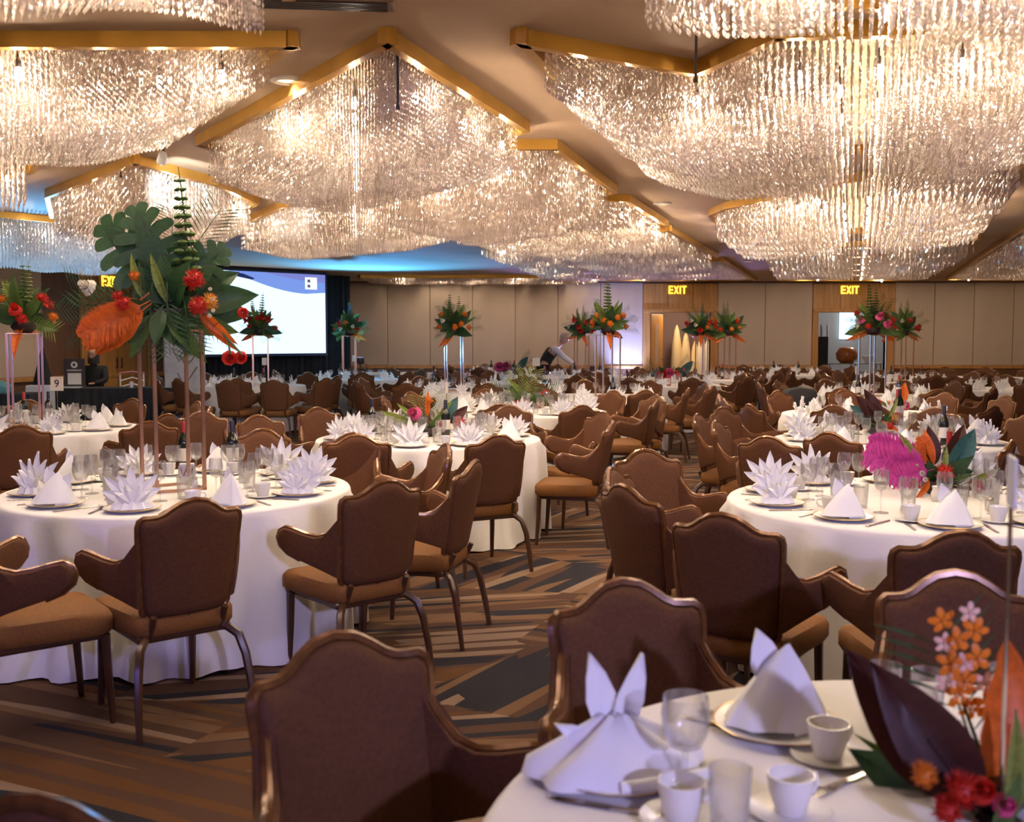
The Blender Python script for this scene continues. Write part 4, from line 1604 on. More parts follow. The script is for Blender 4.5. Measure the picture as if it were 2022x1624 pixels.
for tk, pts in (('T1', ((100, 978, 'near the left napkin'), (385, 965, 'beside the red letter card'))), ('T3', ((1680, 1020, 'left of the wine glass'), (1955, 1010, 'right of the blooms'))), ('T2', ((757, 872, 'at the left'), (905, 868, 'at the centre')))):
    for px, py, ds in pts:
        thing('salt_shaker', SHAKER, on(tk, px, py), 0, 'small shaker on the %s, %s' % (TDESC[tk], ds), 'shaker', 'salt and pepper shakers', [('cap', SHCAP)])
for tk, px, py in (('T1', 270, 975), ('T3', 1850, 990), ('T2', 840, 878), ('T15', 1680, 868)):
    thing('creamer', CREAM, on(tk, px, py), 0, 'small white creamer on the %s' % TDESC[tk], 'creamer', 'white creamers')


# cards
def wshape(h=.045):
    pts = [(-.022, .5), (-.011, -.5), (0, .25), (.011, -.5), (.022, .5)]
    g = G()
    for i in range(4):
        (a, b), (c_, d_) = pts[i], pts[i + 1]
        w = .0045
        g.add([(a - w, 0, b * h), (a + w, 0, b * h), (c_ + w, 0, d_ * h), (c_ - w, 0, d_ * h), (a - w, -.002, b * h), (a + w, -.002, b * h), (c_ + w, -.002, d_ * h), (c_ - w, -.002, d_ * h)],
              [(0, 1, 2, 3), (7, 6, 5, 4), (0, 4, 5, 1), (2, 6, 7, 3), (1, 5, 6, 2), (0, 3, 7, 4)])
    return g


def text_mesh(s, size, ext=.001):
    cu = bpy.data.curves.new('numeral', 'FONT')
    cu.body = s
    cu.size = size
    cu.extrude = ext
    cu.align_x = 'CENTER'
    cu.align_y = 'CENTER'
    cu.resolution_u = 3
    o = bpy.data.objects.new('numeral', cu)
    COL.objects.link(o)
    me = bpy.data.meshes.new_from_object(o.evaluated_get(bpy.context.evaluated_depsgraph_get()))
    bpy.data.objects.remove(o)
    me.materials.clear()
    return me


def letter_card(loc, rz, letter, label):
    t = obj('letter_card', (G().bevbox(-.04, .04, -.012, .012, 0, .11, .003), mat('card_white', (.85, .82, .8), .5), False), None, loc, (0, 0, rz), label=label, cat='card', group='white cards with a red letter')
    cu = text_mesh(letter, .07)
    cu.materials.append(M_REDINK)
    obj('red_letter', cu, t, (0, -.0135, .055), (PI / 2, 0, 0))


letter_card(on('T1', 370, 953), .1, 'W', 'white card with a red letter beside the monstera stand')
letter_card(on('T5', 50, 850), 0, 'W', 'white card with a red letter on the table marked 9')


def number_stand(loc, rz, num, h, w, label, frame=False):
    t = empty('number_stand', loc, rz, label=label, cat='table number', group='table number stands')
    obj('base', (G().lathe([(.04, 0), (.04, .005), (.006, .012)], 18), M_STEEL, True), t)
    obj('pole', (G().tube([(0, 0, .01), (0, 0, h)], .0035, 6), M_STEEL, True), t)
    c_ = obj('card', (G().bevbox(-w / 2, w / 2, -.003, .003, h, h + w * 1.1, .001), mat('card_cream', (.82, .74, .68), .5), False), t)
    if num:
        cu = text_mesh(num, w * .85)
        cu.materials.append(M_DARKINK)
        obj('numeral', cu, c_, (0, -.005, h + w * .55), (PI / 2, 0, 0))


number_stand(on('T5', 115, 832), 0, '9', .30, .125, 'tall thin stand holding a cream card with number 9')
p = P(1975, 1628, TZ + .001)
number_stand((p.x, p.y, p.z), math.radians(72), '', .54, .075, 'thin number stand rising from the nearest table, card edge-on')
number_stand(on('T2', 882, 850), math.radians(80), '', .33, .09, 'slim number stand on the pink protea table')
number_stand(on('T9', 530, 756), math.radians(60), '', .33, .12, 'slim number stand under the screen')
number_stand(on('T10', 693, 738), math.radians(60), '', .33, .12, 'slim number stand beside the drape-end bouquet')
number_stand((TB['T21'][0] + .1, TB['T21'][1], TZ), 0, '', .3, .14, 'slim number stand in front of the waiter')
number_stand(on('T17', 1676, 790), math.radians(60), '', .33, .1, 'slim number stand before the foyer door')


def framed_number(loc, num, label):
    t = obj('framed_number', (G().bevbox(-.045, .045, -.008, .008, 0, .11, .004), mat('frame_red', (.45, .05, .05), .5), False), None, loc, (0, 0, 0), (1.3, 1, 1.3), label=label, cat='table number', group='small framed table numbers')
    obj('card', (G().box(-.034, .034, -.011, -.008, .014, .096), mat('card_cream', (.82, .74, .68), .5), False), t)
    cu = text_mesh(num, .07)
    cu.materials.append(M_REDINK)
    obj('numeral', cu, t, (0, -.0125, .055), (PI / 2, 0, 0))


framed_number(on('T6', 1036, 815), '0', 'small framed number below the green fern centrepiece')
framed_number(on('T13', 1318, 762), '2', 'small framed number below the low red centrepiece')


# ------------------------------------------------------------------ flowers
def leaf_mesh(name, mt, w=.22, curl=.25, n=8, wavy=0.0, pleat=0):
    """unit-length leaf along +z from a short stalk, facing -y"""
    g = G()
    v = []
    for i in range(n + 1):
        t = i / n
        hw = w * (math.sin(PI * min(1, t * .98 + .02)) ** .75) * (1.25 - .5 * t)
        if i == n:
            hw = .003
        y = curl * t * t
        z = .04 + .96 * t - .12 * curl * t * t
        wob = wavy * math.sin(t * 22)
        v += [(-hw - wob * (hw > .01), y - .25 * hw, z), (-hw * .5, y - .06 * hw, z + .01), (0, y + .03, z + .015), (hw * .5, y - .06 * hw, z + .01), (hw + wob * (hw > .01), y - .25 * hw, z)]
    f = []
    for i in range(n):
        for k in range(4):
            a = i * 5 + k
            f.append((a, a + 1, a + 6, a + 5))
    g.add(v, f)
    g.tube([(0, .0, -.12), (0, .01, .1), (0, .02 + curl * .2, .5)], [.012, .012, .006], 4)
    return g.mesh(name, mt, True)


def palm_mesh(name, mt, n=11, w=.012, arch=.3):
    g = G()
    g.tube([(0, 0, -.1), (0, .02, .4), (0, arch * .4, .98)], [.012, .009, .004], 4)
    for i in range(n):
        t = .22 + .76 * i / n
        for s in (-1, 1):
            L = .42 * math.sin(PI * (.25 + .7 * (1 - t * .8)))
            b = Vector((0, arch * .4 * t * t, t))
            d = Vector((s * .8, .05, .55)).normalized()
            e = b + d * L + Vector((0, .0, -.05 * L))
            m_ = b + d * L * .5
            g.add([b, m_ + Vector((0, -.002, w)), e, m_ + Vector((0, .002, -w))], [(0, 1, 2), (0, 2, 3)])
    return g.mesh(name, mt)


def monstera_mesh():
    g = G()
    # lobes fan from the midrib; gaps between them reach most of the way in
    n = 6
    g.pad([(-.13, .08), (-.20, .28), (-.17, .55), (-.07, .86), (0, .97), (.07, .86), (.17, .55), (.20, .28), (.13, .08), (0, .03)], lambda a, b, d: (a, d + .15 * b * b, b), .004, .004, c=(0, .45))
    for s in (-1, 1):
        for k in range(n):
            t = .14 + .72 * k / (n - 1)
            ang = math.radians(118 - 92 * k / (n - 1))
            L = (.46, .52, .52, .47, .38, .27)[k]
            w = .072
            b = Vector((0, t))
            d = Vector((s * math.sin(ang), math.cos(ang)))
            q = Vector((-d.y, d.x))
            pts = []
            for u, ww in ((.05, .75), (.35, .95), (.7, 1.15), (.92, .95), (1.0, .35)):
                pts.append((u, ww))
            v = []
            for sg in (-1, 1):
                for u, ww in pts:
                    p = b + d * L * u + q * sg * w * ww - Vector((0, .18)) * (u * u * L)
                    v.append((p.x, .15 * p.y * p.y - .22 * p.x * p.x + .003, p.y))
            m_ = len(pts)
            f = [(i, i + 1, m_ + i + 1, m_ + i) for i in range(m_ - 1)]
            g.add(v, f)
    g.tube([(0, 0, -.35), (0, .01, .1), (0, .05, .5)], [.016, .014, .006], 5)
    return g.mesh('monstera_leaf', M_G1, False)


def pin_mesh(mt, name='pincushion_flower'):
    """ball of spiky styles"""
    g = G()
    g.ball((0, 0, 0), .62, 10, 7, sz=.9)
    r_ = random.Random(3)
    for k in range(90):
        z = r_.uniform(-.5, 1)
        a = r_.uniform(0, 2 * PI)
        s = math.sqrt(1 - z * z)
        d = Vector((s * math.cos(a), s * math.sin(a), z))
        o_ = d.orthogonal().normalized() * .07
        e = d.cross(o_).normalized() * .07
        g.add([d * .5 + o_, d * .5 - o_ * .5 + e, d * .5 - o_ * .5 - e, d * r_.uniform(.92, 1.05)], [(0, 1, 3), (1, 2, 3), (2, 0, 3)])
    return g.mesh(name, mt)


def rose_mesh(mt, name='rose'):
    g = G()
    for lay_, (r, n, h) in enumerate(((.35, 4, .75), (.55, 5, .62), (.75, 7, .45), (.92, 8, .25))):
        for k in range(n):
            a = 2 * PI * k / n + lay_ * .5
            v = []
            for i in range(4):
                t = i / 3
                for j in range(4):
                    b = a + (j / 3 - .5) * 2 * PI / n * 1.4
                    rr = r * (.35 + .75 * t ** .7) * (1 + .05 * math.cos(j * 2))
                    v.append((rr * math.cos(b), rr * math.sin(b), -.4 + h * 1.6 * t - .25 * (t ** 3) * lay_))
            f = [(i * 4 + j, i * 4 + j + 1, i * 4 + j + 5, i * 4 + j + 4) for i in range(3) for j in range(3)]
            g.add(v, f)
    g.ball((0, 0, 0), .3, 8, 5, sz=1.4)
    return g.mesh(name, mt, True)


def spire_mesh(mt, name='snapdragon_spire', n=11):
    g = G()
    g.tube([(0, 0, 0), (.02, 0, .5), (0, 0, 1)], [.012, .010, .004], 5)
    for k in range(n):
        t = .12 + .84 * k / n
        r = .095 * (1 - .68 * k / n)
        for j in range(4):
            a = j * PI / 2 + k * .5
            g.ball((r * .8 * math.cos(a), r * .8 * math.sin(a), t), r * .62, 6, 4, sz=.55)
    return g.mesh(name, mt, True)


def feather_mesh(mt, name, fluff=.25):
    """plume: many thin barbs along a shaft"""
    g = G()
    g.tube([(0, 0, -.1), (0, .02, .5), (0, .12, 1)], [.012, .01, .004], 4)
    r_ = random.Random(9)
    for k in range(60):
        t = .08 + .9 * k / 60
        for s in (-1, 1):
            L = .36 * math.sin(PI * (.12 + .80 * t)) ** .8
            b = Vector((0, .12 * t * t, t))
            d = Vector((s * .85, r_.uniform(-fluff, fluff), .55)).normalized()
            e = b + d * L + Vector((0, 0, -.03))
            m_ = b + d * L * .5
            g.add([b + Vector((0, 0, .02)), m_ + Vector((0, .004, .02)), e, m_ + Vector((0, -.004, -.018)), b - Vector((0, 0, .012))], [(0, 1, 3, 4), (1, 2, 3)])
    return g.mesh(name, mt)


def orchid_mesh(mt, name='orchid_blossom'):
    g = G()
    for k in range(5):
        a = 2 * PI * k / 5
        m_ = Matrix.Rotation(a, 4, 'Y')
        v = [(0, 0, .05), (-.3, -.06, .5), (-.2, .04, .9), (0, .1, 1.0), (.2, .04, .9), (.3, -.06, .5), (0, -.12, .5)]
        g.add(v, [(0, 6, 1), (1, 6, 2), (2, 6, 3), (3, 6, 4), (4, 6, 5), (5, 6, 0)], m_)
    g.ball((0, -.1, 0), .16, 6, 4)
    return g.mesh(name, mt)


FM = {
    'monstera': ('monstera_leaf', monstera_mesh()),
    'leaf1': ('broad_leaf', leaf_mesh('broad_leaf', M_G1, .20, .3)),
    'leaf2': ('broad_leaf', leaf_mesh('broad_leaf', M_G2, .16, .35)),
    'spear': ('spear_leaf', leaf_mesh('spear_leaf', M_G3, .09, .2)),
    'blade': ('blade_leaf', leaf_mesh('blade_leaf', M_G2, .06, .4)),
    'teal': ('blue_green_leaf', leaf_mesh('blue_green_leaf', M_G4, .20, .25)),
    'burg': ('burgundy_leaf', leaf_mesh('burgundy_leaf', M_BURG, .19, .2)),
    'orleaf': ('orange_leaf', leaf_mesh('orange_leaf', M_ORL, .20, .35, 10, .01)),
    'orlong': ('orange_leaf', leaf_mesh('orange_leaf', M_ORL, .10, .4)),
    'palm': ('palm_frond', palm_mesh('palm_frond', M_G1)),
    'palmy': ('palm_frond', palm_mesh('palm_frond', M_G3, 9, .014)),
    'palmfine': ('palm_frond', palm_mesh('palm_frond', M_G1, 14, .006, .6)),
    'red': ('pincushion_flower', pin_mesh(M_RED)),
    'orange': ('pincushion_flower', pin_mesh(M_ORG)),
    'yellow': ('pincushion_flower', pin_mesh(M_YEL)),
    'pink': ('protea_flower', rose_mesh(M_PINK, 'protea_flower')),
    'rred': ('rose', rose_mesh(M_RED)),
    'rose': ('rose', rose_mesh(M_WHT)),
    'spire': ('snapdragon_spire', spire_mesh(M_G2)),
    'spirey': ('snapdragon_spire', spire_mesh(M_G3)),
    'feather': ('orange_plume', feather_mesh(M_ORL, 'orange_plume')),
    'magfeather': ('magenta_plume', feather_mesh(M_MAG, 'magenta_plume')),
    'orchid': ('orchid_blossom', orchid_mesh(M_ORG)),
    'orchidp': ('orchid_blossom', orchid_mesh(leafmat('petal_blush', (.80, .50, .45), .1))),
}
BALLS = ('red', 'orange', 'yellow', 'pink', 'rose', 'rred', 'orchid', 'orchidp')


def orient(d, roll=0.0):
    """rotation taking +z to d with the leaf face toward -y where possible"""
    z = Vector(d).normalized()
    y = Vector((0, 1, 0))
    y = y - z * y.dot(z)
    if y.length < .15:
        y = Vector((0, 0, 1)) - z * z.z
    y.normalize()
    x = y.cross(z)
    m_ = Matrix((x, y, z)).transposed()
    return (m_ @ Matrix.Rotation(roll, 3, 'Z')).to_euler()


def item(root, kind, pos, d, size, roll=0.0):
    nm, me = FM[kind]
    return obj(nm, me, root, pos, orient(d, roll), size)


GARR = 'floral arrangements on the tables'


def holder(root, r=.09, h=.09, z=0):
    obj('flower_bowl', (G().lathe([(r * .6, z), (r, z + h * .5), (r * .95, z + h)], 14), M_DARK, True), root)


stand_pole = G().box(-.009, .009, -.009, .009, 0, .86).mesh('pole', M_ROSEGOLD)
g = G()
sq = .127
ringg = G()
for a, b in (((-sq, -sq), (sq, -sq)), ((sq, -sq), (sq, sq)), ((sq, sq), (-sq, sq)), ((-sq, sq), (-sq, -sq))):
    x0, x1 = sorted((a[0], b[0]))
    y0, y1 = sorted((a[1], b[1]))
    ringg.box(x0 - .009, x1 + .009, y0 - .009, y1 + .009, 0, .014)
ring_me = ringg.mesh('base_frame', M_ROSEGOLD)
plate_me = G().bevbox(-sq, sq, -sq, sq, .852, .862, .003).mesh('top_plate', M_ROSEGOLD)
st0 = empty('flower_stand', (0, 0, 0), cat='stand', label='stand', group='tall metal flower stands')
reg(st0, obj('base_frame', ring_me, st0), obj('top_plate', plate_me, st0))
for sx in (-1, 1):
    for sy in (-1, 1):
        reg(st0, obj('pole', stand_pole, st0, (sx * sq, sy * sq, 0)))
STAND = Proto(st0)


def tall(tk, px, label, slabel, seed, rz=.18, hue=('red', 'orange', 'rose'), R=.34, far=True, xy=None):
    c = TB[tk]
    x = (px - 1011) / 2050 * c[1] if px is not None else c[0]
    y = c[1]
    if xy:
        x, y = xy
    STAND.place((x, y, TZ + .001), rz, slabel)
    root = empty('flower_arrangement', (x, y, TZ + .864), label=label, cat='flowers', group=GARR)
    holder(root, .11, .10)
    r_ = random.Random(seed)
    # collar of leaves
    n = 20 if far else 26
    for k in range(n):
        a = 2 * PI * k / n + r_.uniform(-.15, .15)
        el = r_.uniform(-.45, .9)
        d = (math.cos(a) * math.cos(el), math.sin(a) * math.cos(el), math.sin(el))
        item(root, r_.choice(('leaf1', 'leaf2', 'palm', 'blade', 'leaf1', 'palm', 'palmy', 'leaf2')), (0, 0, .12), d, r_.uniform(.85, 1.15) * R, r_.uniform(-.4, .4))
    for k in range(9):
        a = 2 * PI * k / 9 + r_.uniform(-.2, .2)
        d = (math.cos(a) * .6, math.sin(a) * .6, 1)
        item(root, r_.choice(('leaf2', 'spear', 'blade', 'palm')), (0, 0, .14), d, r_.uniform(.9, 1.2) * R)
    for k in range(2):
        item(root, r_.choice(('spire', 'spirey')), (r_.uniform(-.1, .12), 0, .2), (r_.uniform(-.1, .1), 0, 1), r_.uniform(.42, .58))
    # flowers face the viewer and all around
    for k in range(12):
        a = 2 * PI * k / 12 + r_.uniform(-.2, .2)
        el = r_.uniform(-.1, .8)
        rr = R * r_.uniform(.62, .8)
        p = (rr * math.cos(a) * math.cos(el), rr * math.sin(a) * math.cos(el), .14 + rr * math.sin(el))
        k_ = hue[r_.randrange(len(hue))]
        item(root, k_, p, p, {'rose': .038, 'pink': .06}.get(k_, .058))
    for k in range(3):
        a = r_.uniform(0, 2 * PI)
        item(root, 'orlong', (0, 0, .08), (math.cos(a), math.sin(a), -.5), R * 1.1)
    return root


# the big near bouquet, built to its own plan (pixels of the photo around its stand)
bx, by = -1.84, 5.60
STAND.place((bx, by, TZ + .001), math.radians(36), 'four-legged rose gold stand under the large monstera bouquet')
big = empty('flower_arrangement', (bx, by, TZ + .864), label='large bouquet with monstera leaf, orange plume and red pincushions on tall stand', cat='flowers', group=GARR)
holder(big, .12, .11)


def bp(px, py, dy=0.0):
    c = D(px, py, by + dy)
    return Vector((c.x - bx, dy, c.z - (TZ + .864)))


def bitem(kind, p0, p1, dy0=0.0, dy1=0.0, roll=0.0):
    a, b = bp(*p0, dy0), bp(*p1, dy1)
    return item(big, kind, a, b - a, (b - a).length, roll)


def bball(kind, p, r, dy):
    c = bp(*p, dy)
    return item(big, kind, c, c + Vector((0, -.6, .1)), r)


bitem('monstera', (322, 555), (262, 412), 0, -.05)
bitem('monstera', (335, 545), (195, 445), .05, .0)
bitem('monstera', (350, 560), (440, 490), .08, .1)
bitem('spire', (372, 560), (352, 330), 0, 0)
bitem('palmfine', (355, 540), (430, 400), .05, .1)
bitem('palmfine', (345, 520), (330, 400), .05, .1)
bitem('palmfine', (260, 600), (120, 570), 0, 0)
bitem('palmfine', (270, 640), (130, 650), .05, .0)
bitem('palm', (300, 560), (150, 620), .1, .1)
bitem('palm', (300, 570), (290, 690), -.12, -.22)
bitem('palm', (330, 570), (330, 700), -.12, -.25)
bitem('palm', (360, 580), (380, 690), -.1, -.2)
bitem('spear', (280, 590), (252, 498), -.1, -.12)
bitem('spear', (330, 600), (290, 500), -.1, -.15)
bitem('leaf2', (300, 630), (165, 615), -.05, -.1)
bitem('leaf1', (330, 600), (250, 540), -.05, -.15)
bitem('leaf1', (340, 600), (310, 500), -.05, -.1)
bitem('leaf1', (350, 600), (420, 500), 0, -.05)
bitem('leaf1', (360, 600), (505, 580), 0, .0)
bitem('leaf1', (360, 610), (495, 620), .05, .05)
bitem('leaf1', (350, 600), (470, 530), .05, .1)
bitem('leaf1', (330, 610), (360, 690), -.1, -.25)
bitem('leaf2', (300, 620), (250, 700), -.1, -.2)
bitem('leaf2', (340, 630), (400, 720), -.1, -.1)
bitem('leaf2', (330, 620), (470, 660), -.05, 0)
bitem('leaf1', (320, 610), (300, 670), -.15, -.3)
bitem('leaf1', (340, 560), (380, 480), .1, .2)
bitem('leaf1', (330, 560), (300, 470), .15, .2)
bitem('leaf1', (300, 610), (225, 600), -.1, -.2)
bitem('blade', (330, 640), (375, 700), -.2, -.25)
bitem('orleaf', (280, 590), (150, 690), -.12, -.2)
bitem('orleaf', (285, 610), (170, 700), -.16, -.22)
bitem('feather', (285, 600), (158, 668), -.14, -.24)
bitem('orlong', (385, 600), (462, 700), -.12, -.12)
bitem('orlong', (390, 610), (458, 680), -.14, -.18)
bball('rred', (455, 708), .04, -.12)
bball('rred', (478, 707), .035, -.10)
for p_ in ((455, 708), (478, 707)):
    obj('stem', (G().tube([tuple(bp(400, 620, -.1)), tuple(bp(450, 670, -.12)), tuple(bp(p_[0], p_[1] - 6, -.12))], .006, 5), M_G2, True), big)
bball('red', (383, 553), .064, -.22)
bball('red', (392, 605), .060, -.24)
bball('yellow', (413, 597), .056, -.20)
bball('red', (243, 600), .048, -.22)
bball('red', (232, 585), .035, -.15)
bball('orange', (265, 545), .035, -.12)
bball('rose', (168, 564), .045, -.05)
bball('rred', (482, 616), .030, -.02)
for p in ((415, 570), (420, 590), (414, 623), (421, 613)):
    bball('rose', p, .010, -.28)
r_ = random.Random(21)
for k in range(40):
    a = 2 * PI * k / 40
    el = r_.uniform(-.5, .9)
    d = (math.cos(a) * math.cos(el), .8 * math.sin(a) * math.cos(el), math.sin(el))
    if d[0] < -.25 and d[2] > .1:
        continue
    item(big, r_.choice(('leaf1', 'leaf1', 'palm')), (0, .02, .10), d, r_.uniform(.28, .38), r_.uniform(-.4, .4))

tall('T5', 50, 'bouquet with orange balls on tall stand at the left edge', 'tall stand of the table marked 9', 31, .3, ('orange', 'red', 'rred'), .36)
tall('T9', 515, 'bouquet silhouetted against the bright screen', 'tall stand silhouetted before the bright screen', 32, .2, ('red', 'rred', 'rose'), .36)
tall('T10', 690, 'bouquet before the black drape with pink and red blooms', 'tall stand before the black drape', 33, .25, ('rred', 'pink', 'rose', 'orange'), .36)
tall('T8', 897, 'green and orange bouquet before the grey fabric wall', 'tall stand before the grey fabric wall', 34, .2, ('orange', 'red', 'rose', 'orange'), .36)
tall('T7', 1200, 'bouquet with two tall spires beside the blue-lit wall', 'tall stand beside the aisle, nearest the blue-lit wall', 35, .35, ('red', 'orange', 'orange'), .34)
tall('T12', 1148, 'paler bouquet behind the two-spire one', 'tall stand behind the two-spire bouquet', 36, .2, ('orchidp', 'rred', 'rose'), .38)
tall('T14', 1380, 'dark green bouquet in front of the first doorway', 'tall stand in front of the first doorway', 37, .2, ('orange', 'rred', 'rose'), .38)
tall('T14', 1432, 'orange-tipped bouquet right of the first doorway', 'tall stand right of the first doorway', 38, .3, ('red', 'orange'), .38, xy=(4.30, 20.8))
tall('T17', 1722, 'bouquet with big red and pink blooms before the foyer door', 'tall stand before the foyer door', 39, .3, ('red', 'pink', 'rose', 'red'), .36)
tall('T18', 1783, 'smaller bouquet with pink bloom right of the foyer door', 'tall stand right of the foyer door', 40, .2, ('pink', 'red', 'rose'), .40)


def low(tk, px, py, label, items, seed, R=.2, n=12, extra=('leaf1', 'palm', 'blade')):
    p = on(tk, px, py)
    root = empty('flower_arrangement', (p[0], p[1], TZ + .001), label=label, cat='flowers', group=GARR)
    holder(root, .08, .07)
    r_ = random.Random(seed)
    for k in range(n):
        a = 2 * PI * k / n + r_.uniform(-.2, .2)
        el = r_.uniform(.05, .8)
        d = (math.cos(a) * math.cos(el), math.sin(a) * math.cos(el), math.sin(el))
        item(root, r_.choice(extra), (0, 0, .07), d, r_.uniform(.7, 1.15) * R, r_.uniform(-.3, .3))
    for kind, x, y, z, d, s in items:
        item(root, kind, (x, y, z), d, s)
    return root


F_ = (0, -1, .4)
low('T3', 1850, 975, 'low centrepiece with magenta plume, red pincushion and dark leaves', [
    ('magfeather', -.06, -.02, .16, (-1, -.15, .10), .34), ('magfeather', -.05, .04, .18, (-1, .1, .30), .30), ('magfeather', -.06, -.05, .13, (-1, -.4, -.15), .26),
    ('red', -.01, -.12, .125, F_, .055), ('red', .17, -.10, .05, F_, .045), ('orlong', -.06, -.04, .08, (-.3, -.6, -.25), .18), ('red', -.16, -.10, .06, F_, .04),
    ('burg', -.01, .02, .14, (-.10, 0, 1), .22), ('teal', .05, .0, .10, (.55, 0, .75), .30), ('burg', .06, .05, .12, (.5, .1, .9), .28), ('burg', -.05, .05, .16, (-.8, .1, .45), .24),
    ('spear', -.06, 0, .10, (-.6, 0, 1), .26), ('spear', .0, -.06, .08, (.15, -.1, 1), .18), ('spear', .12, -.06, .06, (1, -.2, .45), .20), ('feather', -.03, .02, .14, (-.35, -.1, 1), .17),
    ('orlong', -.02, 0, .15, (-.2, -.1, 1), .2), ('rose', -.11, -.08, .12, F_, .018), ('rose', -.1, -.1, .09, F_, .014), ('rose', -.12, -.05, .15, F_, .016), ('palm', 0, -.08, .06, (-.2, -1, -.1), .2), ('palm', .05, -.08, .06, (.3, -1, 0), .18)], 41, .2, 16)
low('T2', 845, 862, 'low centrepiece with pink protea, red pincushions and green leaves', [
    ('pink', -.12, -.05, .20, (-.4, -.8, .3), .06), ('red', -.17, -.12, .06, F_, .06), ('red', .26, .0, .12, F_, .062), ('red', .12, .0, .10, F_, .045), ('orlong', .0, .0, .16, (.0, -.2, 1), .22), ('orange', .02, -.02, .30, (0, -.4, 1), .035),
    ('spear', -.10, 0, .10, (-1, 0, .35), .34), ('spear', -.06, 0, .12, (-1, 0, .75), .26), ('spear', .06, 0, .12, (.7, 0, .9), .24), ('teal', .14, .05, .12, (.5, .1, 1), .24), ('burg', .18, .05, .10, (.8, .1, .8), .22),
    ('palmy', -.02, 0, .1, (-.3, 0, 1), .26), ('palmy', .05, 0, .1, (.3, 0, 1), .26)], 42, .22, 14)
low('T15', 1730, 858, 'low centrepiece with one broad dark leaf and orange bloom', [
    ('burg', .06, 0, .08, (-.75, -.1, .8), .34), ('burg', .04, 0, .12, (-.5, 0, 1), .30), ('teal', -.02, .02, .10, (-.9, 0, .7), .24), ('yellow', .14, -.05, .14, F_, .045), ('orlong', .02, -.05, .12, (.3, -.4, -.2), .18),
    ('red', .08, -.1, .08, F_, .04), ('spear', .1, 0, .14, (.5, 0, .9), .2), ('rred', .18, 0, .16, F_, .04)], 43, .18, 10)
low('T16', 1755, 822, 'low centrepiece with orange blooms and brown foliage', [('orange', .0, -.1, .12, F_, .07), ('red', -.14, -.05, .14, F_, .06), ('orlong', .06, 0, .1, (.6, 0, .8), .28), ('orleaf', .1, 0, .1, (.4, 0, 1), .28), ('pink', .16, -.05, .12, F_, .05)], 44, .22, 12, ('leaf2', 'orlong', 'palm'))
low('T6', 1040, 806, 'low fern centrepiece, green crown over red blooms', [('palmy', 0, 0, .12, (-.5, 0, 1), .36), ('palmy', 0, 0, .12, (.3, 0, 1), .36), ('palmy', 0, 0, .12, (.0, -.2, 1), .34), ('spear', 0, 0, .12, (-.8, 0, .8), .34), ('palm', 0, 0, .1, (1, 0, .3), .4), ('palm', 0, 0, .1, (-1, 0, .25), .42),
    ('rred', .22, -.05, .18, F_, .05), ('red', -.12, -.15, .05, F_, .05), ('red', .14, -.15, .05, F_, .05)], 45, .34, 22, ('palm', 'palmy', 'leaf2', 'palm'))
low('T13', 1318, 752, 'low dark red centrepiece left of the twin bouquets', [('rred', -.1, -.1, .16, F_, .11), ('pink', .02, -.12, .2, F_, .1), ('red', .15, -.1, .14, F_, .1), ('palm', .1, 0, .1, (1, 0, 1), .45), ('palm', -.1, 0, .1, (-1, 0, .8), .4), ('teal', .2, 0, .12, (.9, 0, .9), .4)], 46, .3, 12)
low('T11', 1000, 740, 'low pink centrepiece before the grey wall', [('pink', -.15, -.1, .2, F_, .12), ('pink', .0, -.1, .22, F_, .1), ('palm', .2, 0, .1, (1, 0, .9), .5), ('teal', .25, 0, .1, (.8, 0, 1), .4)], 47, .3, 12)
# nearest arrangement: large burgundy leaves and orange orchids
p = P(1960, 1590, TZ + .001)
near = empty('flower_arrangement', tuple(p), label='blurred near centrepiece with burgundy leaves, orange orchids and red blooms', cat='flowers', group=GARR)
holder(near, .07, .06)


def np_(px, py, Y):
    c = D(px, py, Y)
    return c - Vector(p)


def nitem(kind, p0, p1, y0, y1, s=None):
    a, b = np_(*p0, y0), np_(*p1, y1)
    return item(near, kind, a, b - a, s or (b - a).length)


Y0 = p.y
nitem('burg', (1905, 1590), (1690, 1300), Y0 - .02, Y0 - .02)
nitem('burg', (1940, 1610), (1745, 1330), Y0 - .06, Y0 - .08)
nitem('orleaf', (1975, 1600), (2045, 1280), Y0 - .02, Y0 - .02)
nitem('spear', (1990, 1640), (2030, 1420), Y0 - .08, Y0 - .1)
nitem('leaf1', (1985, 1640), (1690, 1510), Y0 + .02, Y0 + .04)
nitem('blade', (1950, 1600), (1700, 1480), Y0 + .05, Y0 + .08)
nitem('leaf2', (1960, 1640), (2030, 1560), Y0 - .1, Y0 - .15)
nitem('palm', (1960, 1610), (1860, 1250), Y0 + .06, Y0 + .08)
for (px, py), s, k_ in (((1860, 1225), .026, 'orchid'), ((1890, 1265), .028, 'orchid'), ((1925, 1245), .026, 'orchid'), ((1878, 1310), .028, 'orchid'), ((1930, 1300), .028, 'orchid'), ((1905, 1345), .028, 'orchid'), ((1865, 1270), .02, 'orchidp'),
                        ((1915, 1210), .020, 'orchidp'), ((1905, 1310), .020, 'orchidp'), ((1945, 1350), .022, 'orchidp'), ((1895, 1370), .03, 'orchid'), ((1950, 1390), .03, 'orchid'), ((1868, 1350), .022, 'orchidp'), ((1985, 1380), .02, 'orchidp'), ((1915, 1400), .022, 'orchid')):
    c = np_(px, py, Y0 + .05)
    item(near, k_, c, Vector((rnd.uniform(-.4, .4), rnd.uniform(-.3, .3), 1)), s)
near_stem = obj('orchid_stem', (G().tube([(0, .02, .05), tuple(np_(1905, 1400, Y0 + .05)), tuple(np_(1870, 1240, Y0 + .06))], [.004, .003, .002], 5), M_G2, True), near)
